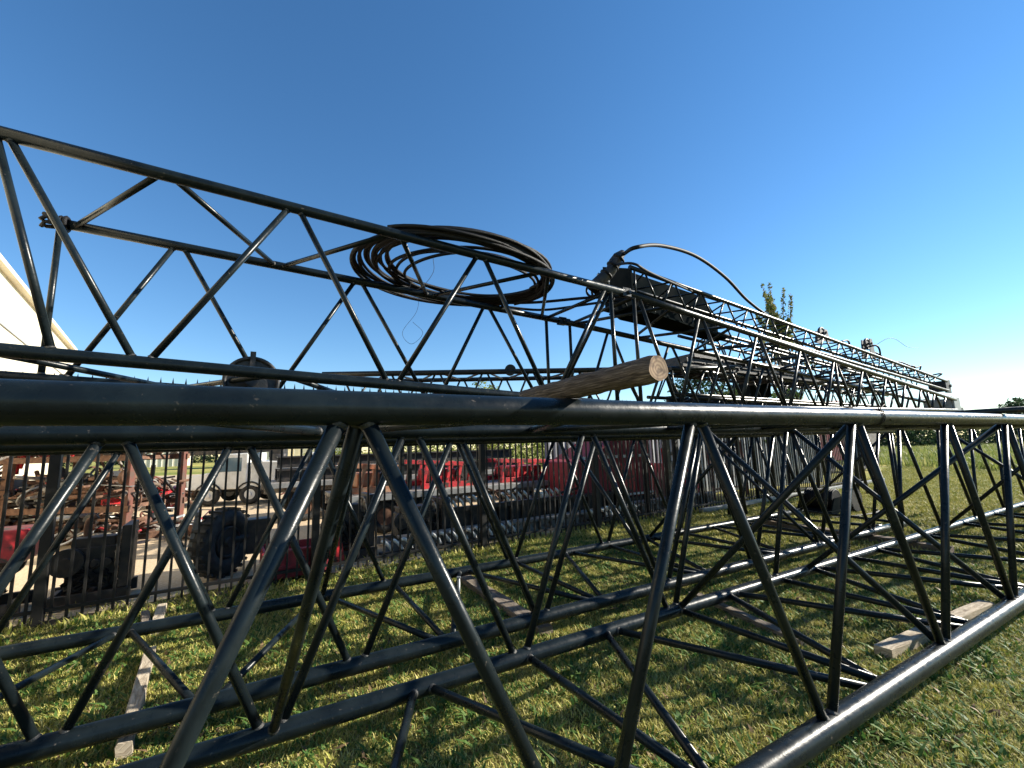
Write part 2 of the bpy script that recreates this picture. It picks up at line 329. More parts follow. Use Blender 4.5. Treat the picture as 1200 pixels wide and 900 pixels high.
for k in range(2):
    mb=MB(); c=W(18.72,5.1+.3*k,2.72); mb.disc(c,bn,.17,.07); mb.torus(c,bn,.16,.025); mb.disc(c,bn,.04,.2); mb.build('sheave',M['dark'],taper)
mb=MB(); mb.box(W(19.3,5.2,2.5),1.1,.16,.10,bd); mb.build('tip_bar',M['dark'],taper,.006)

# 5 jib: plated foot then lattice, lying along the tapered section
jib=thing('crane_jib',W(11,5.1,3.4),'narrow jib boom with a plated box foot, lying along the top of the tapered section','crane jib')
zb=lambda s:4.0-.072*(s-5); zh=lambda s:.52-.017*(s-5)
def jc(D0,D1,top): return lambda s: W(s,D0+(D1-D0)*(s-5)/13.6,zb(s)+(zh(s) if top else 0))
J0,J1=5.0,18.4
ch=dict(a=(jc(4.85,5.02,1),J0,J1,.036),b=(jc(4.85,5.02,0),J0,J1,.036),c=(jc(5.5,5.4,1),J0,J1,.036),d=(jc(5.5,5.4,0),J0,J1,.036))
tn=[5.3+.72*i for i in range(18)]; bn_=[t+.36 for t in tn[:-1]]
sides=[('a','b',tn,bn_),('c','d',tn,bn_),('a','c',tn,bn_)]
make_boom(jib,ch,sides,[('a',5.1,'b',5.1),('c',5.1,'d',5.1),('b',9,'d',9.4),('b',12,'d',12.4)],.016,M['boomold'],extra_weld=False,maxn=78)
mb=MB()
pl=[W(5.2,5.53,3.98),W(5.4,5.53,3.88),W(8.1,5.53,zb(8.1)-.05),W(8.1,5.53,zb(8.1)+zh(8.1)),W(7.75,5.53,4.64),W(5.5,5.53,4.84),W(5.2,5.53,4.76)]
mb.prism(pl,bn*.03); mb.build('side_plate',M['plate'],jib)
mb=MB(); mb.prism([W(5.02,4.85,zb(5)-.02),W(5.02,5.5,zb(5)-.02),W(5.02,5.5,4.78),W(5.02,4.85,4.5)],bd*.03); mb.build('foot_plate',M['plate'],jib)
mb=MB(); mb.prism([W(5.1,4.95,zb(5)-.06),W(5.1,5.5,zb(5)-.06),W(7.9,5.5,zb(7.9)-.06),W(7.9,5.2,zb(7.9)-.06)],V((0,0,-.03))); mb.build('bottom_plate',M['plate'],jib)
mb=MB(); mb.box(W(18.45,5.03,zb(18.4)+.14),.4,.05,.42,bd); mb.box(W(18.45,5.4,zb(18.4)+.14),.4,.05,.42,bd); mb.box(W(18.3,5.2,zb(18.4)+.14),.04,.34,.34,bd); mb.build('tip_plate',M['dark'],jib,.01)
mb=MB(); mb.disc(W(18.6,5.2,zb(18.4)+.16),bn,.16,.1,22); mb.disc(W(18.6,5.2,zb(18.4)+.16),bn,.05,.45,12); mb.build('sheave',M['dark'],jib)
mb=MB(); mb.box(W(18.9,5.2,zb(18.4)+.30),.45,.12,.06,bd); mb.build('tip_bar',M['dark'],jib,.004)

# 6 booms stacked behind, on trestles
def small_boom(name,label,s0,s1,D0,D1,za,zb_,h,w,r,rb,pitch,matb,cat='crane boom',group='old boom sections stacked behind',maxn=60,toff=0):
    root=thing(name,W((s0+s1)/2,(D0+D1)/2,(za+zb_)/2),label,cat,group)
    def c(dd,dz): return lambda s: W(s,D0+(D1-D0)*(s-s0)/(s1-s0)+dd,za+(zb_-za)*(s-s0)/(s1-s0)+dz)
    ch=dict(a=(c(0,h),s0,s1,r),b=(c(0,0),s0,s1,r),c=(c(w,h),s0,s1,r),d=(c(w,0),s0,s1,r))
    tn=nodes(s0+.1+toff,pitch,s0,s1); bb=[t+pitch/2 for t in tn if t+pitch/2<s1]
    make_boom(root,ch,[('a','b',tn,bb),('c','d',bb,tn),('a','c',tn,bb),('b','d',bb,tn)],[('a',s0+.05,'b',s0+.05),('a',s1-.05,'b',s1-.05),('c',s1-.05,'d',s1-.05)],rb,matb,extra_weld=False,maxn=maxn)
    return root
b1=small_boom('lattice_boom','lowest of the old boom sections stacked on trestles beside the picket fence',8.2,19.5,6.35,6.75,2.05,2.0,.62,.72,.04,.018,.9,M['boomold'])
b2=small_boom('lattice_boom','topmost of the old boom sections stacked on trestles beside the picket fence',8.8,19.0,6.4,6.75,3.70,3.10,.60,.68,.04,.02,.9,M['boomold'],toff=.3)
b3=small_boom('lattice_boom','middle one of the old boom sections stacked on trestles by the fence',7.6,18.6,6.4,6.7,2.74,2.70,.55,.7,.04,.018,.9,M['boomold'],toff=.2)
for s,lab in ((9.5,'steel trestle stand under the old booms, nearer the rope coil'),(15.5,'steel trestle stand under the old booms, nearer the boom tip')):
    t=thing('trestle_stand',W(s,6.9,0),lab,'stand','trestle stands')
    for e in (6.45,7.5):
        mb=MB(); mb.tube(W(s-.3,e,0),W(s,e,1.98),.045); mb.build('leg',M['boomold'],t)
        mb=MB(); mb.tube(W(s+.3,e,0),W(s,e,1.98),.045); mb.build('leg',M['boomold'],t)
    mb=MB(); mb.beam(W(s,6.2,1.98),W(s,7.7,1.98),.12,.09); mb.build('crossbeam',M['boomold'],t,.004)
# steel mats wedged between the two
for i,(s0,s1,D,z,w,lab) in enumerate(((8.3,12.6,6.3,3.58,.85,'dark steel mat, top one of the stack between the old booms'),(8.1,13.4,6.35,3.47,.8,'dark steel mat, middle one of the stack between the old booms'),(8.0,14.2,6.38,3.36,.75,'dark steel mat, bottom one of the stack between the old booms'))):
    mb=MB(); mb.beam(W(s0,D+w/2,z+.05),W(s1,D+w/2,z-.05),w,.095)
    for k in range(9): mb.beam(W(s0+.2+k*.42,D,z+.01-.02*k),W(s0+.2+k*.42,D+w,z+.01-.02*k),.05,.05)
    tag(rebase(mb.build('steel_mat',M['dark'],None,.005)),lab,'steel mat','steel mats between the old booms')
# pulley brackets on the upper old boom
for s,hh,lab in ((11.6,.30,'small pulley in a bracket on the jib, nearer the leafy tree top'),(13.9,.5,'taller pulley in a bracket on the jib, nearer the boom tip')):
    zz=zb(s)+zh(s)+.04; t=thing('pulley_block',W(s,5.2,zz),lab,'pulley','pulleys on the jib')
    mb=MB()
    for e in (-.09,.09): mb.prism([W(s-.16,5.2+e,zz),W(s+.16,5.2+e,zz),W(s+.06,5.2+e,zz+hh),W(s-.06,5.2+e,zz+hh)],bn*.02)
    mb.build('bracket',M['dark'],t)
    mb=MB(); c=W(s,5.21,zz+hh*.75); mb.torus(c,bn,.13,.03); mb.disc(c,bn,.12,.03); mb.disc(c,bn,.03,.25); mb.build('sheave',M['dark'],t)
t=thing('fuel_tank',W(11.6,7.35,0),'dark boxy steel tank on legs standing between the stacked booms and the fence','tank')
mb=MB(); mb.box(W(12.2,7.36,3.35),1.0,.34,.9,bd); 
for k in range(3): mb.box(W(11.8+.38*k,7.18,3.35),.05,.03,.88,bd)
mb.build('tank_body',M['plate'],t,.03)
mb=MB(); mb.disc(W(12.2,7.36,3.85),V((0,0,1)),.09,.12,16); mb.build('filler_cap',M['dark'],t)
for a in (11.8,12.6):
    mb=MB(); mb.tube(W(a,7.36,0),W(a,7.36,2.9),.05,12); mb.build('leg',M['boomold'],t)
# cables lying loosely over the stack
def curve_pts(pts,n=14):
    out=[]; P=[V(p) for p in pts]; P=[P[0]*2-P[1]]+P+[P[-1]*2-P[-2]]
    for i in range(1,len(P)-2):
        for k in range(n):
            t=k/n; a,b,c,d=P[i-1],P[i],P[i+1],P[i+2]
            out.append(.5*((2*b)+(c-a)*t+(2*a-5*b+4*c-d)*t*t+(3*b-a-3*c+d)*t*t*t))
    out.append(P[-2]); return out
def cable(name,pts,r,label,cat,mt='rope',seg=8,group=None,n=14):
    mb=MB(); mb.path(curve_pts(pts,n),r,seg); return tag(rebase(mb.build(name,M[mt])),label,cat,group)
rs=random.Random(3)
for k,lab in enumerate(('loose dark cable looping over the jib between the two pulleys','loose dark cable humped over the jib beside the taller pulley','slack dark cable trailing along the jib towards its tip')):
    s=12.2+1.7*k; pts=[]
    for j in range(7):
        ss=s+j*.5; pts.append(W(ss,4.95+.5*rs.random(),zb(ss)+zh(ss)+.07+.14*rs.random()+(.10 if j%2 else 0)))
    cable('cable',pts,.022,lab,'cable',group='cables over the jib')
cable('wire',[W(14.0,5.2,zb(14)+zh(14)+.3),W(14.8,5.0,4.35),W(15.8,5.0,4.2),W(16.6,5.0,4.22)],.006,'thin stray wire sticking out past the taller pulley into the sky','wire',mt='rope')
for k,(s,D,l) in enumerate(((13.9,6.2,2.2),(16.3,6.2,2.2))):
    mb=MB(); mb.tube(W(s,D+.1,3.36),W(s+l,D+.25,3.34),.045,12)
    tag(rebase(mb.build('steel_pipe',M['grey'])),('pale pipe lying on the middle old boom, left one of two','pale pipe lying on the middle old boom, right one of two')[k],'pipe','pipes on the middle old boom')

# timbers carrying the upper boom on the second boom
def timber(name,p0,p1,w,h,label,mt='wooddark',cat='timber',group=None,ends=None,seg=9,jit=.006):
    p0=V(p0);p1=V(p1);d=(p1-p0).normalized();L_=(p1-p0).length;side=V((0,0,1)).cross(d).normalized();upv=d.cross(side)
    mb=MB(); rr=random.Random(hash(label)%9999 if False else len(label)*7+int(L_*100)); base=0
    prof=[(-.5,-.44),(-.44,-.5),(.44,-.5),(.5,-.44),(.5,.44),(.44,.5),(-.44,.5),(-.5,.44)]
    for i in range(seg+1):
        c=p0+d*(L_*i/seg)
        for k,(a,b) in enumerate(prof):
            mb.v.append(c+side*(a*w+rr.uniform(-jit,jit))+upv*(b*h+rr.uniform(-jit,jit))); mb.uv[len(mb.v)-1]=(k/8*.5,L_*i/seg)
    for i in range(seg):
        for k in range(8): mb.face((i*8+k,i*8+(k+1)%8,(i+1)*8+(k+1)%8,(i+1)*8+k),False,0)
    mb.face(list(range(8))[::-1],False,1); mb.face([seg*8+k for k in range(8)],False,1)
    for k in range(8):
        pass
    o=mb.build(name,[M[mt],M[ends or mt]]); return tag(rebase(o),label,cat,group)
def crib(s,zlo,zhi,names):
    n=max(1,round((zhi-zlo)/.2)); h=(zhi-zlo)/n
    for k in range(n):
        timber('timber',W(s+.02*k,3.75,zlo+h*(k+.5)),W(s+.02*k,6.2,zlo+h*(k+.5)),.16,h-.004,names[k%len(names)]+(' lowest' if k==0 else (' topmost' if k==n-1 else ' middle'))+' in its stack','wooddark',group='timbers between the stacked booms')
crib(-2.9,1.853,zt(-2.9)-1.66-.052,['dark squared timber under the raised boom near the white building,'])
crib(3.9,1.853,zt(3.9)-1.66-.052,['dark squared timber under the raised boom below the pinned joint,'])
crib(9.0,1.853,2.215+.0147*(9-4.55)-.05,['dark squared timber under the tapered boom,'])

# ------------------------------------------------------------------ rope coil on the upper boom
mb=MB(); rs=random.Random(11)
cs,cD=2.17,5.36
pts=[]
turns=13; N_=64
for i in range(turns*N_):
    a=2*math.pi*i/N_; t=i//N_; f=i/N_
    spread=.5+.5*math.cos(a-R(118))          # loops fan out on the left
    rad=1.22-.02*math.sin(f*2.4)-spread*(.050*((t*5)%13))
    ecs=cs+.05*math.sin(f*1.9)
    zz=.052+.03+(.020+.022*math.sin(f*1.7+1))*(1-spread)*1.4+.012*((t*7)%4)
    s=ecs+rad*math.cos(a)*1.14+.03*math.sin(a*2+t*1.7); D=cD+rad*math.sin(a)*(.98 if math.sin(a)>0 else .90)+.03*math.cos(a*3+t)
    pts.append(W(s,D,zt(s)+zz+.03*max(0,math.sin(a+2.6))*((t*3)%5)*.5))
mb.path(pts,.021,8)
# thick bundle lashed on the near side
for k in range(12):
    q=[]
    for j in range(38):
        a=R(-138+j*4.4+rs.uniform(-.3,.3)); rr=1.17+.030*(k%4)+.03*math.sin(j*.22+k); s=cs+rr*math.cos(a)*1.14; D=cD+rr*math.sin(a)*(.98 if a>0 else .90)
        q.append(W(s,D,zt(s)+.075+.034*(k//4)+.016*math.sin(j*.35+k*2)))
    mb.path(q,.022,8)
for k,(ds,dD,ra,rb_) in enumerate(((.25,.05,.98,.98),(.34,.10,.86,.86),(.16,-.02,1.06,.92),(.30,.16,.92,.80))):
    q=[]
    for j in range(64):
        a=2*math.pi*j/64; s=cs+ds+ra*1.12*math.cos(a); D=cD+dD+rb_*math.sin(a)+.03*math.sin(2*a+k); q.append(W(s,D,zt(s)+.085+.03*k*.5+.02*math.sin(3*a+k)))
    mb.path(q,.021,8,closed=True)
tag(rebase(mb.build('rope_coil',M['rope'])),'big loose coil of black wire rope lying on the raised boom','rope coil')
# rope leading from the coil to the wrapped joint
cable('rope',[W(2.6,6.35,zt(2.6)+.10),W(3.6,5.75,zt(3.6)+.085),W(4.25,5.1,zt(4.25)+.08),W(4.75,4.75,zt(4.6)+.09)],.024,'black rope running from the coil to the joint between the raised booms','rope')
cable('rope',[W(3.3,6.1,zt(3.3)+.075),W(4.0,5.9,zt(4.0)+.08),W(4.6,5.3,zt(4.6)+.12),W(5.2,5.0,zt(5.2)+.22)],.022,'second black rope beside it, passing behind the joint of the raised booms','rope')
# bundle of rope ends wrapped at the joint
mb=MB(); rs=random.Random(5)
for k in range(9):
    a=rs.uniform(0,6.28); o=.07*math.cos(a); oo=.07*math.sin(a)
    mb.path(curve_pts([W(4.0+.05*k,4.75+o,zt(4.2)+.12+oo*.5+.01*k),W(4.3+.02*k,4.85+o,zt(4.3)+.13+oo),W(4.7,5.0+o,zt(4.7)+.15+oo)],6),.03,8)
for k in range(4): mb.torus(W(4.2+.12*k,4.84+.02*k,zt(4.3)+.13),(bd+bn*.4),.11,.018,20,6)
tag(rebase(mb.build('rope_bundle',M['rope'])),'black taped bundle of rope ends lying on the joint, below the wedge socket','rope')
# wedge socket leaning up from the joint
def leaning_socket():
    base=W(4.15,4.75,zt(4.15)+.08); top=atdepth(731,296,(base-CAM).dot(Fw)+.05)
    t=thing('rope_socket',base,'black rope socket sticking up at the joint, with the hose arching out of it','rope socket')
    d=(top-base); n=6; mb=MB()
    side=d.cross(Fw).normalized()
    mb.path([base+d*f+side*.02*math.sin(f*9) for f in (0,.12,.3,.5,.7,.86,1)],[.07,.10,.095,.08,.09,.075,.05],14,wob=.10); mb.build('socket_body',M['dark'],t)
    mb=MB(); 
    for f in (.15,.4,.62,.82): mb.torus(base+d*f,d,.088,.018,22,7)
    mb.build('clamp',M['rope'],t)
    mb=MB(); mb.tube(base+d*.3-side*.11,base+d*.3+side*.11,.022,10); mb.build('pin',M['grey'],t)
    return base,top
sb,st_=leaning_socket()
p=[st_-V((0,0,.02)),atdepth(745,290,5.75),atdepth(775,288,6.4),atdepth(815,300,7.1),atdepth(850,325,7.9),atdepth(877,353,8.7),W(9.2,4.98,zb(9.2)+zh(9.2)+.045),W(9.9,4.95,zb(9.9)+zh(9.9)+.05)]
cable('hose',p,.028,'thick black hose arching high from the rope socket down to the jib','hose','hose',10,n=8)
p=[sb+(st_-sb)*.66,atdepth(742,309,5.8),atdepth(765,321,6.2),W(7.0,5.05,zb(7)+zh(7)+.07),W(7.5,5.0,zb(7.5)+zh(7.5)+.045)]
cable('hose',p,.018,'thinner black hose dropping straight from the rope socket to the jib foot','hose','hose',8,n=8)
# thin hanging wires
cable('wire',[W(1.75,5.0,zt(1.7)+.08),W(1.75,5.0,zt(1.7)-.1),W(1.6,5.0,zt(1.7)-.32),W(1.45,5.0,zt(1.7)-.38),W(1.5,5.0,zt(1.7)-.25),W(1.62,5.0,zt(1.7)-.3)],.003,'thin twisted wire curling inside the rope coil','wire')
cable('wire',[W(1.9,6.04,zt(1.9)-.04),W(1.85,6.04,zt(1.9)-.3),W(1.65,6.04,zt(1.9)-.62),W(1.78,6.04,zt(1.9)-.78),W(1.95,6.04,zt(1.9)-.6),W(1.8,6.04,zt(1.9)-.45)],.0025,'thin wire hanging loose below the far edge of the rope coil','wire')
mb=MB()
for k in range(5):
    a=k*1.25; mb.path([W(-1.98,6.04+.05*math.cos(a),zt(-2.1)+.05*math.sin(a)),W(-2.05-.01*k,6.04+.06*math.cos(a),zt(-2.1)+.06*math.sin(a)),W(-2.09-.01*k,6.04+.07*math.cos(a+1),zt(-2.1)+.07*math.sin(a+1))],.02,6)
mb.torus(W(-1.93,6.04,zt(-1.93)),bd,.07,.02,20,6); mb.torus(W(-1.97,6.04,zt(-1.97)),bd,.065,.018,20,6)
tag(rebase(mb.build('rope_lashing',M['rope'])),'frayed black lashing knotted round the far chord end of the raised boom','lashing')

# sheave in a bracket standing on the second boom
cc=atdepth(295,447,4.45); t=thing('large_pulley',V((cc.x,cc.y,1.855)),'large dark pulley wheel standing upright on the second boom, half hidden by the nearest chord','pulley')
ax=(V((cc.x,cc.y,0))).normalized()*-1; ax=(ax+bn*.25).normalized(); sd=V((0,0,1)).cross(ax)
mb=MB(); mb.disc(cc,ax,.235,.04,44); mb.torus(cc+ax*.03,ax,.235,.02,44); mb.torus(cc-ax*.03,ax,.235,.02,44); mb.build('wheel',M['dark'],t)
mb=MB(); mb.disc(cc,ax,.06,.16,20); mb.build('hub',M['dark'],t)
mb=MB()
for e in (-.07,.055): mb.prism([cc+ax*e-sd*.02+V((0,0,.29)),cc+ax*e+sd*.02+V((0,0,.29)),cc+ax*e+sd*.05-V((0,0,cc.z-1.89)),cc+ax*e-sd*.05-V((0,0,cc.z-1.89))],ax*.015)
mb.box(cc+V((0,0,.27)),.05,.12,.06,sd); mb.build('bracket',M['dark'],t)
mb=MB(); mb.box(V((cc.x,cc.y,1.875)),.5,.3,.04,sd); mb.build('base_plate',M['dark'],t,.004)

# ------------------------------------------------------------------ log, pipe, timbers, board, stake
mb=MB(); seg=28; nn=34; Lr=random.Random(4)
p0=W(1.08,.955,1.835+.054+.0455); p1=W(1.10,1.80,1.835+.054+.044); rads=[]; P=[]
for i in range(nn+1):
    f=i/nn; P.append(p0.lerp(p1,f)); rads.append(.0450-.002*f+.0015*math.sin(i*.5)+Lr.uniform(-.0009,.0009))
rads[0]*=.93
mb.path(P,rads,seg,caps=False,wob=.035,uvs=True)
lo=mb
# end caps with their own uv
for (c,base,flip) in ((P[0],0,True),(P[-1],nn*seg,False)):
    b=len(mb.v); ring=[mb.v[base+k].copy() for k in range(seg)]; cen=sum(ring,V((0,0,0)))/seg
    for k,v in enumerate(ring): mb.v.append(v); mb.uv[len(mb.v)-1]=(.5+.49*math.cos(2*math.pi*k/seg),.5+.49*math.sin(2*math.pi*k/seg))
    mb.v.append(cen+(P[1]-P[0]).normalized()*(.002 if flip else -.002)); ci=len(mb.v)-1; mb.uv[ci]=(.5,.5)
    for k in range(seg):
        k2=(k+1)%seg; mb.face((b+k2,b+k,ci) if flip else (b+k,b+k2,ci),False,1)
def fixuv(o):
    pass
o=mb.build('wooden_log',[M['log'],M['logend']])
# cap uv must not be wrapped
ul=o.data.uv_layers[0]
for p in o.data.polygons:
    if p.material_index==1:
        for li,vi in zip(p.loop_indices,p.vertices): ul.data[li].uv=(mb.uv[vi][0]*2-1,mb.uv[vi][1]*2-1)
tag(rebase(o),'weathered wooden log balanced across the top of the nearest boom, sawn end overhanging','log')
mb=MB(); mb.tube(W(6.55,.7,1.835+.054+.032),W(6.45,4.1,1.835+.054+.028),.03,16)
tag(rebase(mb.build('steel_pipe',M['boomold'])),'dark steel pipe laid across the nearest boom at the right edge','pipe')
# tie wire knot
mb=MB(); s=3.72; c=W(s,1.42,1.835)
mb.torus(c,bd,.058,.003,24,5); mb.torus(c+bd*.02,bd+bn*.15,.058,.003,24,5)
k0=c+V((0,0,.045))-bn*.042
for dx,dz,l in ((.10,-.05,1),(-.05,.035,1),(.06,.04,1),(.14,-.075,.9)): mb.path([k0,k0+bd*dx*.5*l+V((0,0,dz*.3+.01)),k0+bd*dx*l+V((0,0,dz))-bn*.01],.003,5)
tag(rebase(mb.build('tie_wire',M['rope'])),'twist of black tie wire knotted round the top chord of the nearest boom','wire')

g1=ground(188,722); g2=ground(146,885); d=(g2-g1).normalized()
timber('timber',g1-d*.1+V((0,0,.05)),g1+d*.62+V((0,0,.05)),.085,.10,'pale split timber under the second boom, the one lying nearest the picket fence','timber',group='timbers under the booms')
timber('timber',g1+V((-.13,-.05,.04)),g1+d*.5+V((-.11,0,.04)),.07,.08,'short dark-sided timber lying hard against the pale split one','board',group='timbers under the booms')
timber('timber',g1+d*1.22+V((0,0,.045)),g2+d*.05+V((0,0,.045)),.075,.09,'long pale timber under the booms at the left, nearer the camera than the split one','timber',group='timbers under the booms')
e1=ground(1036,772); e2=ground(1152,716); d=(e2-e1).normalized()
timber('timber',e1+V((0,0,.045)),e2+d*.1+V((0,0,.04)),.11,.075,'long bleached timber plank on the sunlit grass beside the lower chord at the right','timber','timber','timbers under the booms')
e1=ground(928,737); e2=ground(1030,748)
timber('timber',W(3.95,2.2,.03),W(4.2,3.5,.035),.09,.05,'weathered grey plank lying crosswise under the lower chords at the right','board','timber','timbers under the booms')
timber('timber',ground(545,683)+V((0,0,.05)),ground(640,745)+V((0,0,.04)),.16,.07,'wide dark board lying under the second boom in the middle','board','timber','timbers under the booms')
timber('timber',W(8.6,2.6,.055),W(8.8,6.0,.07),.16,.11,'dark timber under the far end of the second boom','wooddark','timber','timbers under the booms')
mb=MB(); a=ground(538,717); mb.tube(a,a+V((0,0,.34)),.014,10); mb.box(a+V((0,0,.345)),.04,.04,.012)
tag(rebase(mb.build('survey_stake',M['grey'])),'short grey metal stake standing in the grass by the wide dark board','stake')

# ------------------------------------------------------------------ picket fence
fence=thing('picket_fence',FW(9,0,0),'black steel picket fence with spear tops running back between the lawn and the yard','fence')
FT0,FT1=-6.16,20.2; bay=2.64; nb=10; FH=2.56
for i in range(nb):
    ta=FT0+i*bay; tb=ta+bay; mb=MB()
    for z in (.16,.42,2.28,2.44) if False else (.16,2.30): mb.beam(FW(ta,0,z),FW(tb,0,z),.035,.035)
    n=21
    for k in range(n):
        t=ta+bay*(k+.75)/(n+.5); lean=rnd.uniform(-.004,.004)
        b0=FW(t,-.0,.06); tp=FW(t+lean,0,FH)
        mb.beam(b0,tp,.024,.024,up=fd)
        # spear tip
        b=len(mb.v); q=FW(t+lean,0,FH)
        for dx,dy in ((-.016,-.008),(.016,-.008),(.016,.008),(-.016,.008)): mb.v.append(q+fd*dx+fn*dy)
        mb.v.append(q+V((0,0,.12)))
        for a_,b_ in ((0,1),(1,2),(2,3),(3,0)): mb.face((b+a_,b+b_,b+4))
    mb.build('picket_panel',M['fence'],fence)
for i in range(nb+1):
    mb=MB(); t=FT0+i*bay; mb.beam(FW(t,0,0),FW(t,0,2.62),.09,.09,up=fd); mb.beam(FW(t,0,2.62),FW(t,0,2.65),.095,.095,up=fd); mb.build('post',M['fence'],fence,.004)

# corrugated screen behind the far end
mb=MB(); a=FW(8.2,3.2,0); b=FW(20.4,1.3,0); d=(b-a); L_=d.length; d.normalize(); nrm=V((-d.y,d.x,0)); n=int(L_/.055); H=2.45
for i in range(n+1):
    o_=(.018 if (i//2)%2==0 else -.018); p=a+d*(i*.055)+nrm*o_; mb.v+= [p+V((0,0,.0)),p+V((0,0,H))]
for i in range(n): mb.face((2*i,2*i+2,2*i+3,2*i+1))
scr=thing('corrugated_wall',a+d*L_/2,'grey corrugated sheet wall standing behind the far half of the picket fence','wall')
so=mb.build('sheet',M['corr'],scr); sol=so.modifiers.new('s','SOLIDIFY'); sol.thickness=.004
mb=MB(); mb.beam(a+V((0,0,H+.03)),b+V((0,0,H+.03)),.10,.06); mb.build('top_rail',M['trim'],scr,.004)
# pale kerb beam at foot of fence, far half
mb=MB(); mb.beam(FW(10.2,-.18,.07),FW(21.5,-.22,.08),.12,.10); tag(rebase(mb.build('steel_beam',M['grey'],None,.006)),'long pale steel beam lying in the grass along the foot of the fence','beam')

# ------------------------------------------------------------------ cream metal building at the left
P1=V((-18.9,1.0,0)) ; kA=ray(0,315); kB=ray(87,415)
zE=6.6
A_=CAM+kA*((zE-CAMZ)/kA.z); B_=CAM+kB*((zE-CAMZ)/kB.z); A_.z=0; B_.z=0
dd=(A_-B_).normalized(); A2=A_+dd*14; nw=V((dd.y,-dd.x,0)); 
if nw.dot(CAM-B_)<0: nw=-nw
bld=thing('metal_building',(A2+B_)/2-nw*5,'tall cream metal building catching the sun at the left edge','building')
def corr_wall(p,q,h0,h1,step=.3,amp=.03):
    mb=MB(); d=(q-p); L_=d.length; d.normalize(); nr=V((-d.y,d.x,0)); prof=[(0,0),(.22,0),(.25,amp),(.30,amp),(.33,0)]; xs=[]
    x=0
    while x<L_:
        for a_,o_ in ((0,0),(.22,0),(.24,amp),(.29,amp)): 
            if x+a_<=L_: xs.append((x+a_,o_))
        x+=.31
    xs.append((L_,0)); zs=[h0,h0+(h1-h0)*.33,h0+(h1-h0)*.62,h1]
    for (xx,o_) in xs:
        for z in zs: mb.v.append(p+d*xx-nr*o_+V((0,0,z)))
    for i in range(len(xs)-1):
        for j in range(3): mb.face((4*i+j,4*i+4+j,4*i+5+j,4*i+1+j))
    return mb
back=A2-nw*12; back2=B_-nw*12
mb=MB(); mb.prism([A2,B_,back2,back],V((0,0,zE))); mb.build('wall',M['cream'],bld)
mb=MB()
for z in (2.2,3.9,5.3): mb.beam(A2+nw*.02+V((0,0,z)),B_+nw*.02+V((0,0,z)),.02,.03)
mb.build('seam',M['trim'],bld)
mb=MB(); mb.beam(A2+nw*.08+V((0,0,zE+.06)),B_+nw*.08+dd*-.15+V((0,0,zE+.06)),.18,.14); mb.build('gutter',M['cream'],bld,.01)
mid=(A2+back)/2; mid2=(B_+back2)/2
mb=MB(); mb.prism([A2+V((0,0,zE+.13)),back+V((0,0,zE+.13)),mid+V((0,0,zE+.3))],B_-A2); mb.build('roof',M['trim'],bld)

# ------------------------------------------------------------------ ground
mb=MB(); S=900; mb.v=[V((-S,-S,0)),V((S,-S,0)),V((S,S,0)),V((-S,S,0))]; mb.face((0,1,2,3)); tag(mb.build('lawn',M['lawn']),kind='structure')
mb=MB(); rs=random.Random(2); pts=[]
for i in range(60):
    t=-14+i*(34.0/59); pts.append(FW(t,.22+.12*math.sin(t*1.7)+rs.uniform(-.05,.08)+(max(0,t-5)*.25),.004))
pts+=[FW(22,40,.004),FW(-60,60,.004),FW(-60,.4,.004)]
mb.v=pts; mb.face(list(range(len(pts)))[::-1]); tag(mb.build('gravel_yard',M['gravel']),kind='structure')
if mb: pass

mb=MB(); rs=random.Random(9); pts=[FW(-4+i*.35,-.22-.22*math.sin(i*.5)**2-rs.uniform(0,.15),.004) for i in range(16)]+[FW(1.3-i*.35,.2,.0085) for i in range(16)]
for p in pts: p.z=.006
M['soil']=mat('bare dark soil',(.07,.055,.042),.95,0,var=(.13,.10,.07),scale=6,bump=1,bscale=40,spec=.1)
mb.v=pts; mb.face(list(range(len(pts)))); tag(mb.build('bare_soil',M['soil']),kind='structure')
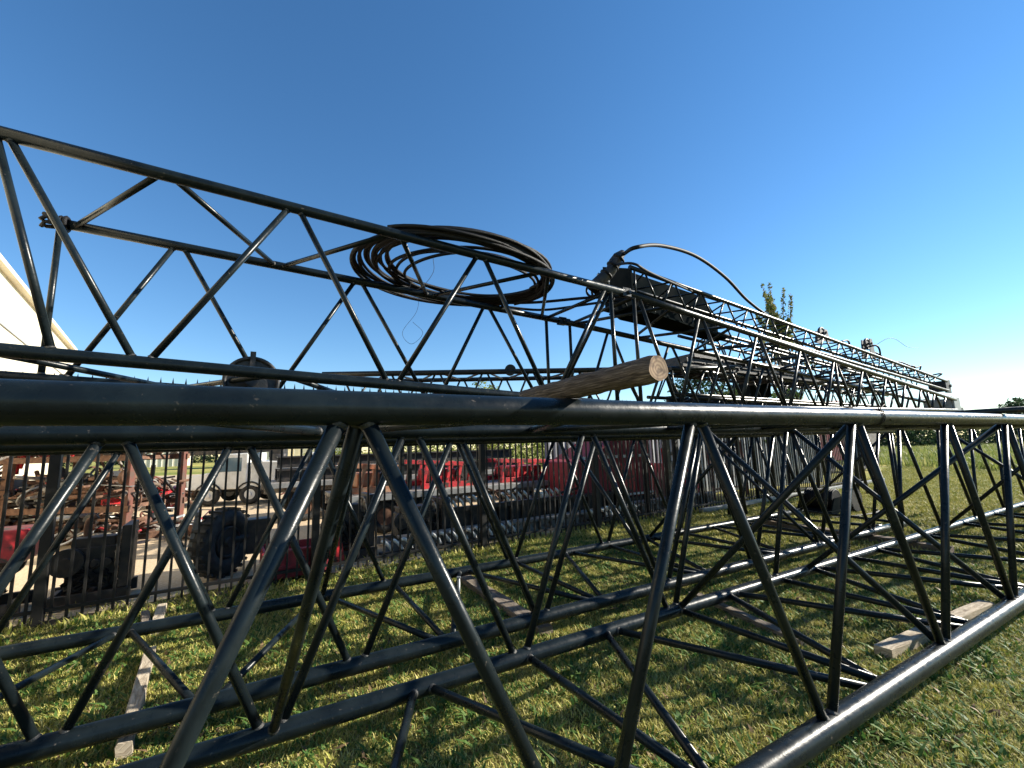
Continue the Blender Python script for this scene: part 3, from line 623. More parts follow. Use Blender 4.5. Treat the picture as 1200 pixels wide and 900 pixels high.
# ------------------------------------------------------------------ grass (stuff)
def tuft(nm,n,h,w,spread,seed,mt,lean=.5):
    mb=MB(); r=random.Random(seed)
    for i in range(n):
        a=r.uniform(0,6.283); q=V((r.gauss(0,spread),r.gauss(0,spread),0)); hh=h*r.uniform(.45,1.15); ww=w*r.uniform(.7,1.3); dr=V((math.cos(a),math.sin(a),0)); l=dr*hh*r.uniform(.1,lean*2)
        sd_=V((-dr.y,dr.x,0)); b=len(mb.v)
        mb.v+=[q-sd_*ww/2,q+sd_*ww/2,q+sd_*ww*.4+l*.35+V((0,0,hh*.6)),q-sd_*ww*.4+l*.35+V((0,0,hh*.6)),q+l+V((0,0,hh))]
        mb.face((b,b+1,b+2,b+3)); mb.face((b+3,b+2,b+4))
    o=mb.build(nm,mt); return o
def scatter(name,poly,variants,density,seed,smin,smax,label,zoff=0,nfun=None,weight=None):
    """one object: a grid mesh with geometry-nodes instances of the tufts"""
    me=bpy.data.meshes.new(name); me.from_pydata([tuple(p) for p in poly],[],[tuple(range(len(poly)))]); o=bpy.data.objects.new(name,me); col.objects.link(o)
    cl=bpy.data.collections.new(name+'_tufts')
    for v in variants: cl.objects.link(v)
    ng=bpy.data.node_groups.new(name+'_gn','GeometryNodeTree'); ng.interface.new_socket('Geometry',in_out='INPUT',socket_type='NodeSocketGeometry'); ng.interface.new_socket('Geometry',in_out='OUTPUT',socket_type='NodeSocketGeometry')
    N=ng.nodes; L=ng.links; gi=N.new('NodeGroupInput'); go=N.new('NodeGroupOutput')
    dp=N.new('GeometryNodeDistributePointsOnFaces'); dp.inputs['Density'].default_value=density; dp.inputs['Seed'].default_value=seed; L.new(gi.outputs[0],dp.inputs['Mesh'])
    pos=N.new('GeometryNodeInputPosition'); nz=N.new('ShaderNodeTexNoise'); nz.inputs['Scale'].default_value=1.6; nz.inputs['Detail'].default_value=4; L.new(pos.outputs[0],nz.inputs['Vector'])
    if weight:
        # thin the grass where the noise is low
        mr=N.new('ShaderNodeMapRange'); mr.inputs['From Min'].default_value=.36; mr.inputs['From Max'].default_value=.52; mr.inputs['To Min'].default_value=density*weight; mr.inputs['To Max'].default_value=density; L.new(nz.outputs['Fac'],mr.inputs['Value']); L.new(mr.outputs[0],dp.inputs['Density'])
    ci=N.new('GeometryNodeCollectionInfo'); ci.inputs['Collection'].default_value=cl; ci.inputs['Separate Children'].default_value=True; ci.inputs['Reset Children'].default_value=True
    ip=N.new('GeometryNodeInstanceOnPoints'); ip.inputs['Pick Instance'].default_value=True; L.new(dp.outputs['Points'],ip.inputs['Points']); L.new(ci.outputs[0],ip.inputs['Instance'])
    rr=N.new('FunctionNodeRandomValue'); rr.data_type='FLOAT_VECTOR'; rr.inputs[0].default_value=(-.12,-.12,0); rr.inputs[1].default_value=(.12,.12,6.283); L.new(rr.outputs[0],ip.inputs['Rotation'])
    r2=N.new('FunctionNodeRandomValue'); r2.data_type='FLOAT'; r2.inputs[2].default_value=smin; r2.inputs[3].default_value=smax; 
    ml=N.new('ShaderNodeMath'); ml.operation='MULTIPLY'; mr2=N.new('ShaderNodeMapRange'); mr2.inputs['From Min'].default_value=.3; mr2.inputs['From Max'].default_value=.7; mr2.inputs['To Min'].default_value=.6; mr2.inputs['To Max'].default_value=1.35
    L.new(nz.outputs['Fac'],mr2.inputs['Value']); L.new(r2.outputs[1],ml.inputs[0]); L.new(mr2.outputs[0],ml.inputs[1]); L.new(ml.outputs[0],ip.inputs['Scale'])
    L.new(ip.outputs[0],go.inputs[0]); md=o.modifiers.new('grass','NODES'); md.node_group=ng
    return tag(o,label,'grass',kind='stuff')
tv=[]
for i in range(5): tv.append(tuft('grass_tuft',18,.026,.0042,.04,20+i,M['blade'],.8))
M['weed']=leafmat('broad weeds',(.04,.10,.02),(.06,.14,.03),(.12,.18,.04),.3)
tv.append(tuft('weed_tuft',9,.035,.014,.03,77,M['weed'],1.4))
M['dead']=leafmat('dead leaves',(.16,.10,.05),(.24,.16,.08),(.10,.06,.035),.1)
gm2=leafmat('dry clippings',(.25,.20,.10),(.36,.30,.17),(.20,.15,.08),.2)
tv.append(tuft('dry_tuft',10,.014,.004,.04,31,gm2,2.2))
tw=[tuft('coarse_tuft',26,.05,.011,.09,40+i,M['blade2'],.7) for i in range(3)]
tt=[tuft('tall_tuft',40,.30,.035,.45,50+i,M['tall'],.35) for i in range(3)]
lv=[tuft('leaf_litter',3,.03,.02,.10,90+i,M['dead'],2.5) for i in range(2)]
hide=tv+tw+tt+lv
P_=lambda s,D:W(s,D,.001)
near_poly=[V((-3.6,1.0,.001)),V((1.2,.2,.001)),V((5.5,.8,.001)),V((9.0,5.2,.001)),FW(6.0,-.05,.001),FW(-1.8,-.05,.001)]
scatter('grass',near_poly,tv,1250,1,.5,1.6,'short mown grass with dry clippings under and around the nearest booms',weight=.10)
scatter('leaf_litter',near_poly,lv,22,8,.6,1.3,'scattered dead leaves and twigs in the mown grass')
far_poly=[V((9.0,5.2,.001)),V((5.5,.8,.001)),V((16,2,.001)),V((40,18,.001)),V((26,30,.001)),FW(20,-.05,.001),FW(6.0,-.05,.001)]
scatter('grass',far_poly,tw,55,2,.7,1.3,'coarser mown grass of the open lawn towards the field at the right')
a=ground(1010,527);b=ground(1198,524)
tall_poly=[V((21.5,20.5,.001)),V((26,20,.001)),V((46,34,.001)),V((100,52,.001)),V((100,66,.001)),V((50,60,.001)),V((20,36,.001))]
scatter('field_grass',tall_poly,tt,2.2,3,.8,1.6,'strip of tall unmown grass in front of the dark trees at the right')
edge_poly=[FW(-6,-.32,.001),FW(-6,.25,.001),FW(20,.35,.001),FW(20,-.3,.001)]
scatter('weeds',edge_poly,tw,30,4,.8,1.9,'weeds and longer grass along the foot of the picket fence')
# the tuft sources are not linked to the scene itself
for o in hide:
    if o.name in col.objects: col.objects.unlink(o)

# ------------------------------------------------------------------ trees
def leaves(mb,c,rx,rz,n,size,r):
    for i in range(n):
        while True:
            q=V((r.uniform(-1,1),r.uniform(-1,1),r.uniform(-1,1)))
            if .15<q.length<1: break
        p=c+V((q.x*rx,q.y*rx,q.z*rz)); a=V((r.gauss(0,1),r.gauss(0,1),r.gauss(0,1))).normalized(); b=a.cross(V((r.gauss(0,1),r.gauss(0,1),r.gauss(0,1)))).normalized(); s=size*r.uniform(.6,1.3)
        k=len(mb.v); mb.v+=[p-a*s,p+b*s*.45,p+a*s,p-b*s*.45]; mb.face((k,k+1,k+2,k+3))
def tree(base,h,cr,label,mt='leaf',seed=1,leaf=.07,n=26,shoots=0,per=90,group=None,cat='tree',low=.35):
    r=random.Random(seed); t=thing('tree',base,label,cat,group)
    tr=MB(); top=base+V((r.uniform(-.2,.2),r.uniform(-.2,.2),h*.8)); 
    tr.path([base,base+V((.04,.03,h*.3)),base.lerp(top,.65),top],[h*.028+.03,h*.022+.02,h*.012+.01,.02],9)
    cw=MB(); 
    for i in range(n):
        f=low+(1-low)*(i+r.random())/n; a=r.uniform(0,6.283); rad=cr*math.sqrt(max(.05,1-((f-.6)/.45)**2))*r.uniform(.25,1); c=base+V((math.cos(a)*rad,math.sin(a)*rad,h*f*.96))
        st=base.lerp(top,min(.95,max(.2,f-.22))); tr.path([st,st.lerp(c,.5)+V((0,0,.1)),c],[h*.009+.008,h*.006+.005,.006],6,caps=False)
        leaves(cw,c,cr*.30*r.uniform(.7,1.3),cr*.26*r.uniform(.7,1.3),per,leaf,r)
    for i in range(shoots):
        a=r.uniform(0,6.283); q=base+V((math.cos(a)*cr*.5*r.random(),math.sin(a)*cr*.5*r.random(),h*.8)); e=q+V((r.uniform(-.55,.55),r.uniform(-.3,.3),h*r.uniform(.15,.42)))
        tr.path([q-V((0,0,h*.25)),q,e],[.03,.02,.006],6,caps=False)
        for k in range(9): leaves(cw,q.lerp(e,k/8.5),.14-.008*k,.2,24,leaf*.8,r)
    tr.build('trunk',M['bark'],t); cw.build('crown',M[mt],t); return t
def gp(x,dep):        # ground point in image column x at a depth
    p=atdepth(x,500,dep); p.z=0; return p
tree(gp(926,18),7.0,1.0,'slim tree with upright leafy shoots rising above the stacked booms','leafm',3,.085,22,shoots=17,per=80)
tree(gp(838,17),4.7,1.7,'bushy green tree behind the fence, seen through the tapered boom, left of the slim tree','leaf',5,.085,34,per=100)
tree(gp(880,17.5),3.9,1.7,'low bushy green tree at the foot of the slim tree','leaf',8,.085,30,per=100)
tree(gp(568,27),5.7,1.9,'small yellow-green tree whose top shows just over the nearest chord','leafy',9,.12,26,per=90)
tree(gp(1196,62),6.3,2.6,'dark rounded tree on the horizon at the right edge','leafd',10,.2,30,per=90)
tree(gp(1240,58),5.4,2.6,'dark tree outside the right edge beside the rounded one','leafd',12,.2,30,per=80)
def treeline(name,x0,x1,dep,h0,h1,mt,label,seed,dens=2.0,leaf=.25):
    r=random.Random(seed); mb=MB(); a=gp(x0,dep[0]); b=gp(x1,dep[1]); L_=(b-a).length; n=int(L_*dens)
    for i in range(n):
        p=a.lerp(b,r.random())+V((r.uniform(-3,3),r.uniform(-1,6),0)); h=r.uniform(h0,h1)
        for k in range(4): leaves(mb,p+V((r.uniform(-.8,.8),r.uniform(-.8,.8),h*(.15+.27*k))),1.3,h*.2,34,leaf,r)
    return tag(rebase(mb.build(name,M[mt])),label,'trees',kind='stuff')
treeline('far_trees',985,1420,(55,60),2.6,4.2,'leafd','dark far treeline beyond the field at the right',21)
treeline('far_trees',395,700,(34,40),2.6,3.6,'leafy','yellow-green bushes beyond the yard behind the middle of the fence',22,3,.16)
treeline('far_trees',-250,300,(130,120),3,6,'leafd','dark strip of trees far beyond the yard at the left',23,1.0,.4)

# ------------------------------------------------------------------ yard: rack with scrap
rk=thing('storage_rack',V((-9.9,9.4,0)),'rusty steel storage rack loaded with scrap behind the fence at the left','rack')
for (x,y) in ((-12.6,8.9),(-10.2,8.9),(-7.75,8.9),(-12.6,10.3),(-10.2,10.3),(-7.75,10.3)):
    mb=MB(); mb.beam(V((x,y,0)),V((x,y,2.1)),.13,.13,up=V((0,1,0))); mb.build('post',M['rustred'] if x>-8 else M['rust'],rk,.005)
for z in (.72,1.72):
    mb=MB(); 
    for y in (8.86,10.34): mb.beam(V((-12.7,y,z)),V((-7.65,y,z)),.08,.12)
    for x in (-12.2,-11.2,-10.0,-9.0,-8.0): mb.beam(V((x,8.9,z)),V((x,10.3,z)),.06,.08)
    mb.build('shelf_beam',M['rust'],rk,.004)
def scrap(name,c,ex,n,label,seed,big=1.0):
    r=random.Random(seed); ms=[M['rust'],M['dark'],M['pale'],M['grey'],M['rustred'],M['white'],M['wooddark'],M['red']]; mb=MB(); wts=[0,0,0,0,0,1,1,1,2,2,3,4,5,6,6,7]
    for i in range(n):
        p=V(c)+V((r.uniform(-ex[0],ex[0]),r.uniform(-ex[1],ex[1]),abs(r.triangular(0,ex[2],ex[2]*.3)))); a=V((r.gauss(0,1),r.gauss(0,.8),r.gauss(0,.28))).normalized(); k=r.random(); mi=r.choice(wts)
        if k<.45: mb.tube(p-a*r.uniform(.1,.6)*big,p+a*r.uniform(.1,.6)*big,r.uniform(.012,.045)*big,8,mi=mi)
        elif k<.75: mb.beam(p-a*r.uniform(.1,.4)*big,p+a*r.uniform(.1,.4)*big,r.uniform(.04,.16)*big,r.uniform(.01,.06)*big,mi=mi)
        elif k<.85: mb.torus(p,a+V((0,0,.8)),r.uniform(.09,.25)*big,.02*big,14,6,mi=mi)
        elif k<.93: mb.disc(p,a,r.uniform(.06,.16)*big,r.uniform(.04,.15)*big,14,mi=mi)
        else: mb.box(p,r.uniform(.1,.35)*big,r.uniform(.1,.3)*big,r.uniform(.05,.25)*big,a,V((0,0,1))+a*.1,mi=mi)
    return tag(rebase(mb.build(name,ms)),label,'scrap metal',kind='stuff')
scrap('scrap_metal',(-10.2,9.6,.02),(2.4,.8,.62),520,'tangled rusty scrap on the ground under the rack',1)
scrap('scrap_metal',(-10.2,9.5,.80),(2.4,.7,.62),520,'rusty offcuts and pipes heaped on the middle of the rack',2)
scrap('scrap_metal',(-10.2,9.5,1.80),(2.4,.7,.42),330,'bars and sheet piled on the top of the rack',3)
scrap('scrap_metal',(-12.2,15.5,.02),(1.4,.7,.9),130,'low heap of rusty scrap behind the rack beside the white truck',4)
scrap('scrap_metal',(-6.9,9.9,.02),(.35,.6,.3),50,'small rusty heap against the red post of the rack',6)

# engines and small machines right behind the fence
def engine(base,ax,L_,w,h,label,seed,hood=None,frame='dark'):
    r=random.Random(seed); t=thing('engine_unit',base,label,'machine','machines just behind the fence'); ay=V((-ax.y,ax.x,0))
    def P(a,b,c): return base+ax*a+ay*b+V((0,0,c))
    mb=MB()
    for s in (-1,1): mb.beam(P(-L_/2,s*w*.4,.1),P(L_/2,s*w*.4,.1),.06,.14)
    for a in (-.4,0,.4): mb.beam(P(a*L_,-w*.4,.12),P(a*L_,w*.4,.12),.05,.06)
    mb.build('skid_frame',M[frame],t,.004)
    mb=MB(); mb.box(P(0,0,.17+h*.28),L_*.55,w*.45,h*.5,ax); mb.box(P(0,0,.17+h*.58),L_*.5,w*.3,h*.14,ax); mb.box(P(0,0,.2+h*.08),L_*.45,w*.55,h*.15,ax)
    for k in range(4): mb.disc(P(-L_*.2+k*L_*.13,-w*.26,.2+h*.3),ay,.05,.08,12)
    mb.build('engine_block',M['dark'],t,.01)
    mb=MB(); mb.box(P(L_*.40,0,.15+h*.42),.09,w*.8,h*.78,ax); 
    for k in range(10): mb.box(P(L_*.40-.05,0,.15+h*.08+k*h*.075),.02,w*.72,.012,ax)
    mb.build('radiator',M['dark'],t,.008)
    mb=MB(); c=P(L_*.31,0,.15+h*.45)
    for k in range(6):
        a=k*math.pi/3; d=ay*math.cos(a)+V((0,0,math.sin(a))); mb.beam(c,c+d*h*.3,.09,.012,up=(ax+d.cross(ax)*.5))
    mb.torus(c,ax,h*.31,.015,28,6); mb.build('fan',M['pale'],t)
    mb=MB(); mb.path(curve_pts([P(-L_*.15,w*.2,h*.6),P(-L_*.15,w*.3,h*.75),P(-L_*.15,w*.3,h*1.0),P(-L_*.05,w*.3,h*1.08)],6),.035,10); mb.build('exhaust_pipe',M['rust'],t)
    mb=MB()
    for k in range(5): 
        q=[P(r.uniform(-.3,.3)*L_,-w*.3,r.uniform(.2,.6)*h) for _ in range(4)]; mb.path(curve_pts(q,5),.018,7)
    mb.build('hose',M['hose'],t)
    mb=MB(); mb.disc(P(-L_*.25,-w*.32,.2+h*.35),ay,h*.17,.07,24); mb.disc(P(-L_*.25,-w*.36,.2+h*.35),ay,h*.07,.12,16); mb.build('pulley',M['dark'],t)
    if hood:
        mb=MB(); mb.prism([P(-L_*.5,-w*.45,h*.62),P(-L_*.5,w*.45,h*.62),P(-L_*.5,w*.34,h*1.0),P(-L_*.5,-w*.34,h*1.0)],ax*L_*.66); mb.build('hood',M[hood],t,.03)
        mb=MB()
        for k in range(2): mb.beam(P(-L_*.5,-w*.455,h*(.7+.1*k)),P(L_*.15,-w*.455+.02*k,h*(.7+.1*k)),.012,.03)
        mb.build('trim_stripe',M['white'],t)
    return t
engine(FW(-.62,.75,0),fd,.8,.65,.92,'black engine with radiator and fan standing behind the fence, right of the red-hooded one',1)
engine(FW(-1.72,.80,0),-fd,1.15,.75,.95,'engine with a striped red hood behind the fence at the left edge',2,hood='red')
engine(FW(2.35,.95,0),fd,.9,.7,1.05,'black engine behind the fence beside the red steel bin',3)
engine(FW(3.6,1.2,0),fd,1.2,.8,.8,'dark low machine behind the fence, right of the red steel bin',5,frame='grey')
# dark wheel unit
t=thing('wheel_unit',FW(.75,1.05,0),'black wheel and axle unit with a worn fender, behind the fence on the gravel','machine')
c=FW(.7,1.0,.48); ax_=(fd*.75-fn*.66).normalized()
mb=MB(); mb.torus(c,ax_,.34,.13,40,14); 
for k in range(26):
    a=k*2*math.pi/26; x_,y_=mb.frame(ax_); d=x_*math.cos(a)+y_*math.sin(a); mb.box(c+d*.465,.04,.2,.035,ax_.cross(d),d)
mb.build('tyre',M['tyre'],t); mb=MB(); mb.disc(c,ax_,.22,.16,24); mb.torus(c+ax_*.08,ax_,.2,.02,24,8); mb.disc(c,ax_,.07,.26,14); mb.build('rim',M['dark'],t)
mb=MB(); c2=FW(1.15,1.3,.48); mb.tube(c,c2,.06,12); mb.box(c2,.3,.3,.5,fd); mb.build('axle',M['dark'],t,.01)
mb=MB(); mb.prism([FW(.28,.75,.35),FW(.36,.75,.95),FW(.42,.75,.95),FW(.40,.75,.35)],fn*.35); mb.build('fender',M['pale'],t,.005)
# red steel bin
t=thing('steel_bin',FW(1.55,.42,0),'open red steel bin with a tipped side flap, against the fence','bin')
def bx(t0,t1,o0,o1,z0,z1): 
    return MB().prism([FW(t0,o0,z0),FW(t1,o0,z0),FW(t1,o1,z0),FW(t0,o1,z0)],V((0,0,z1-z0)))
mb=MB()
for a_ in (bx(1.15,1.95,.12,.15,.05,.42),bx(1.15,1.95,.72,.75,.05,.42),bx(1.15,1.18,.15,.72,.05,.42),bx(1.92,1.95,.15,.72,.05,.42),bx(1.18,1.92,.15,.72,.05,.08)):
    b=len(mb.v); mb.v+=a_.v
    for f in a_.f: mb.face([b+i for i in f])
for z in (.2,.4): mb.beam(FW(1.13,.10,z),FW(1.97,.10,z),.04,.03)
for k in range(4): mb.beam(FW(1.2+k*.24,.10,.05),FW(1.2+k*.24,.10,.42),.03,.035,up=fd)
mb.build('bin_body',M['dred'],t,.003)
mb=MB(); mb.prism([FW(1.98,.2,.1),FW(2.2,.2,.15),FW(2.12,.2,.62),FW(2.0,.2,.58)],fn*.03); mb.build('flap',M['red'],t,.005)
for k in range(2):
    mb=MB(); mb.beam(FW(1.3+.5*k,.13,.0),FW(1.3+.5*k,.74,.0)+V((0,0,.02)),.08,.05); mb.build('skid',M['dark'],t)

# white crane truck
def truck(base,ax,label,boomm=True,L_=4.6,name='crane_truck',cabm='white'):
    t=thing(name,base,label,'truck','trucks in the yard'); ay=V((-ax.y,ax.x,0))
    def P(a,b,c): return base+ax*a+ay*b+V((0,0,c))
    w=1.7
    mb=MB(); mb.prism([P(-L_/2,-w/2,.55),P(-L_/2,-w/2,1.02),P(-L_/2+.75,-w/2,1.15),P(-L_/2+1.05,-w/2,1.75),P(-L_/2+1.9,-w/2,1.78),P(-L_/2+1.9,-w/2,.55)],ay*w); mb.build('cab',M[cabm],t,.04)
    mb=MB(); mb.prism([P(-L_/2+.95,-w/2-.01,1.15),P(-L_/2+1.18,-w/2-.01,1.62),P(-L_/2+1.7,-w/2-.01,1.62),P(-L_/2+1.7,-w/2-.01,1.15)],ay*(w+.02)); mb.build('side_window',M['glass'],t)
    mb=MB(); mb.prism([P(-L_/2+.80,-w/2+.1,1.18),P(-L_/2+1.03,-w/2+.1,1.68),P(-L_/2+1.0,-w/2+.1,1.68),P(-L_/2+.77,-w/2+.1,1.18)],ay*(w-.2)); mb.build('windscreen',M['glass'],t)
    mb=MB(); mb.beam(P(-L_/2,0,.5),P(L_/2,0,.5),.8,.14); mb.beam(P(-L_/2-.06,-w/2,.5),P(-L_/2-.06,w/2,.5),.1,.16); mb.build('chassis',M['dark'],t,.01)
    mb=MB(); mb.prism([P(-L_/2+2.0,-w/2,.6),P(-L_/2+2.0,-w/2,1.5),P(L_/2,-w/2,1.35),P(L_/2,-w/2,.6)],ay*w); mb.build('body',M['white'],t,.03)
    for k in range(3):
        mb=MB(); mb.prism([P(-L_/2+2.1+k*.8,-w/2-.012,.72),P(-L_/2+2.8+k*.8,-w/2-.012,.72),P(-L_/2+2.8+k*.8,-w/2-.012,1.28),P(-L_/2+2.1+k*.8,-w/2-.012,1.28)],ay*.01); mb.build('locker_door',M['white'],t,.003)
    for a in (-L_/2+.7,-L_/2+2.0,L_/2-.7):
        for s in (-1,1):
            c=P(a,s*(w/2-.08),.36); mb=MB(); mb.torus(c,ay,.25,.1,28,10); wh=mb.build('tyre',M['tyre'],t); mb=MB(); mb.disc(c,ay,.19,.12,20); mb.disc(c,ay,.07,.26,12); mb.build('rim',M['white'],wh)
            if s==-1:
                mb=MB(); q=[P(a+.42*math.cos(R(x)),-w/2-.02,.36+.42*math.sin(R(x))) for x in range(0,181,20)]; mb.path(q,.03,6); mb.build('wheel_arch',M['dark'],t)
    mb=MB(); mb.disc(P(-L_/2-.07,-.6,.8),ax,.09,.06,16); mb.build('headlight',M['glass'],t)
    mb=MB(); mb.disc(P(-L_/2-.07,.6,.8),ax,.09,.06,16); mb.build('headlight',M['glass'],t)
    if boomm:
        mb=MB(); mb.disc(P(.3,0,1.55),V((0,0,1)),.3,.35,20); mb.box(P(.3,0,1.85),.5,.5,.5,ax); mb.build('turret',M['dark'],t,.02)
        mb=MB(); mb.beam(P(.5,0,1.98),P(-2.9,0,1.9),.3,.34); mb.beam(P(-2.7,0,1.9),P(-3.3,0,1.9),.2,.22); mb.build('crane_arm',M['dark'],t,.02)
        mb=MB(); mb.disc(P(-3.2,0,1.8),ay,.14,.2,18); mb.build('sheave',M['grey'],t)
    return t
truck(V((-9.05,16.3,0)),V((.985,.17,0)).normalized(),'white crane truck with a dark folded arm, parked across the gravel yard facing left')
truck(V((-8.9,23.5,0)),V((.98,.2,0)).normalized(),'white flat-sided truck without an arm, farther off behind the crane truck',False,5.6,'white_truck')
# far white sheds
for (x0,x1,dep,h,lab) in ((262,330,62,3.6,'long white shed far beyond the crane truck'),(333,420,70,4.2,'white ribbed warehouse far off, right of the long shed'),(150,215,80,3.2,'low white shed far off between the scrap rack and the truck')):
    a=gp(x0,dep);b=gp(x1,dep*1.04); d=(b-a).normalized(); nn_=V((-d.y,d.x,0)); t=thing('warehouse',(a+b)/2,lab,'building','far white sheds')
    mb=MB(); mb.prism([a,b,b+nn_*8,a+nn_*8],V((0,0,h))); mb.build('wall',M['cream'],t)
    mb=MB(); mb.prism([a+V((0,0,h+.01))-nn_*.2,a+nn_*8+V((0,0,h+.01)),a+nn_*4+V((0,0,h+.6))],b-a); mb.build('roof',M['white'],t)
    mb=MB(); 
    for k in range(10): mb.beam(a.lerp(b,(k+.5)/10)-nn_*.03,a.lerp(b,(k+.5)/10)-nn_*.03+V((0,0,h)),.12,.05,up=d)
    mb.build('rib',M['white'],t)

# beams and trailers beyond the middle of the fence
for k,(t0,t1,o,z0,h,lab) in enumerate(((3.2,9.6,.75,0,.26,'pale steel beam on the ground just behind the fence, lowest of the stepped stack'),(3.4,9.2,1.15,.0,.56,'dark steel beam behind the fence, second step of the stack'),(8.9,12.2,.8,0,.30,'short pale steel beam behind the fence in front of the red crane house'))):
    mb=MB()
    mb.beam(FW(t0,o,z0+h-.02),FW(t1,o,z0+h-.02),.3,.04); mb.beam(FW(t0,o,z0+.02),FW(t1,o,z0+.02),.3,.04); mb.beam(FW(t0,o-.03,z0+h/2),FW(t1,o-.03,z0+h/2),.03,h-.08)
    n=int((t1-t0)/.3)
    for j in range(n): mb.beam(FW(t0+.15+j*.3,o-.09,z0+.04),FW(t0+.15+j*.3,o-.09,z0+h-.04),.02,.1,up=fn)
    tag(rebase(mb.build('steel_beam',M['dark' if k==1 else 'pale'])),lab,'beam','beams on the ground behind the fence')
for (t0,n,o,z,lab) in ((2.9,15,.52,.10,'dark rail of pale plates imitating sunlit stripes, foot of the fence, lower row'),(4.3,16,1.05,.60,'dark rail of pale plates imitating sunlit stripes on the dark steel beam, upper row'),(7.4,9,.55,.12,'short dark rail with pale plates imitating sunlit stripes below the red crane house')):  # rows modelled to imitate sunlight striping through the pickets
    t=thing('sun_stripe_row',FW(t0+n*.085,o,z-.04),lab,'rack','rows imitating sunlit stripes'); rr=random.Random(n)
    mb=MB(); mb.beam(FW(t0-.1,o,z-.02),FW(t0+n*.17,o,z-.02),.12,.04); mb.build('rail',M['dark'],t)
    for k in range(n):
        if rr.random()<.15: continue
        mb=MB(); a=t0+k*.17; mb.path(curve_pts([FW(a+.10,o,z),FW(a+.05,o-.01,z+.08),FW(a-.04,o-.02,z+.16),FW(a-.09,o-.02,z+.20*rr.uniform(.8,1.1))],3),[.028]*9+[.02],6); mb.build('plate',M['white'],t)  # white plate added as one sunlit stripe, not a real part
def trailer(t0,t1,o,w,label,deck=.78):
    root=thing('flatbed_trailer',FW((t0+t1)/2,o,0),label,'trailer','flatbed trailers in the yard')
    mb=MB(); mb.beam(FW(t0,o,deck),FW(t1,o,deck),w,.08)
    for s in (-.35,.35): mb.beam(FW(t0,o+s*w,deck-.13),FW(t1,o+s*w,deck-.13),.1,.16)
    mb.build('deck',M['pale'],root,.005)
    mb=MB(); mb.beam(FW(t0,o-w/2-.03,deck-.02),FW(t1,o-w/2-.03,deck-.02),.04,.12); mb.build('side_rail',M['grey'],root,.004)
    for a in (t0+.9,t0+1.8,t1-1.1):
        for s in (-1,1):
            c=FW(a,o+s*w*.42,.36); mb=MB(); mb.torus(c,fn,.25,.1,26,10); wh=mb.build('tyre',M['tyre'],root); mb=MB(); mb.disc(c,fn,.18,.14,18); mb.build('rim',M['rust'],wh)
    return root
trailer(2.6,9.2,3.4,1.9,'flatbed trailer nearer the fence, loaded with red machine frames')
trailer(1.5,9.5,6.6,2.0,'flatbed trailer farther from the fence, carrying dark steel beams',.95)
def redframe(t0,o,L_,w,z,h,label,mt,seed):
    root=thing('machine_frame',FW(t0+L_/2,o,z),label,'machine frame','machine frames on the trailer'); r=random.Random(seed)
    mb=MB()
    for s in (-1,1):
        mb.beam(FW(t0,o+s*w/2,z+.06),FW(t0+L_,o+s*w/2,z+.06),.1,.12); mb.beam(FW(t0,o+s*w/2,z+h),FW(t0+L_*.8,o+s*w/2,z+h*.85),.09,.1)
        for k in range(5): mb.beam(FW(t0+.05+k*L_*.19,o+s*w/2,z+.1),FW(t0+.05+k*L_*.19+.1,o+s*w/2,z+h*.95),.07,.07,up=fd)
    mb.build('side_frame',M[mt],root,.005)
    mb=MB(); mb.box(FW(t0+L_*.4,o,z+h*.45),L_*.4,w*.8,h*.5,fd); mb.build('tank',M[mt],root,.03)
    mb=MB(); mb.disc(FW(t0+L_*.75,o-w*.3,z+h*.45),fn,h*.33,.12,22); mb.disc(FW(t0+L_*.75,o-w*.3,z+h*.45),fn,h*.12,.2,16); mb.build('drum',M['dark'],root)
    return root
redframe(2.8,3.4,1.2,.9,.82,.6,'faded orange machine frame on the near trailer, leftmost load','orange',1)
redframe(4.4,3.4,1.5,1.1,.82,.6,'bright red machine frame in the middle of the near trailer','red',2)
redframe(6.5,3.4,2.3,1.1,.82,.55,'long red machine frame at the right end of the near trailer','red',3)
for k,(z,o) in enumerate(((1.03,6.2),(1.03,6.9),(1.36,6.5))):
    mb=MB(); 
    for e in (0,.26): mb.beam(FW(1.8,o,z+e),FW(9.2,o,z+e),.28,.04)
    mb.beam(FW(1.8,o,z+.13),FW(9.2,o,z+.13),.03,.24)
    tag(rebase(mb.build('steel_beam',M['dark'])),('dark steel beam on the far trailer, front one of the lower pair','dark steel beam on the far trailer, rear one of the lower pair','dark steel beam on the far trailer, laid on top of the other two')[k],'beam','dark beams on the far trailer')
scrap('scrap_metal',tuple(FW(5.5,9.0,.02)),(3.0,1.2,1.5),170,'mixed pale scrap beyond the far trailer in the middle of the yard',8,1.4)
scrap('scrap_metal',tuple(FW(6.8,1.9,.02)),(1.2,.3,.7),70,'small dark scrap and fittings between the pale beams and the near trailer',9,.8)

# red crane house and pale-red racks
def R_(t,o,z): return FW(t-.6,o,z)
t=thing('crane_house',FW(9.0,2.0,0),'big maroon crane house with a sloping roof standing behind the fence','crane house')
mb=MB(); mb.prism([R_(8.3,1.3,.35),R_(10.9,1.3,.35),R_(10.9,1.3,1.95),R_(9.9,1.3,2.0),R_(8.6,1.3,1.35),R_(8.3,1.3,1.3)],fn*1.3); mb.build('house_body',M['dred'],t,.03)
mb=MB(); mb.beam(R_(8.2,1.95,.28),R_(11.0,1.95,.28),1.4,.12); mb.build('base_frame',M['dark'],t,.01)
for k in range(4):
    mb=MB(); a=8.5+k*.62; mb.prism([R_(a,1.28,.5),R_(a+.5,1.28,.5),R_(a+.5,1.28,1.2),R_(a,1.28,1.2)],fn*.02); mb.build('door_panel',M['red'] if k in (2,) else M['dred'],t,.004)
mb=MB(); 
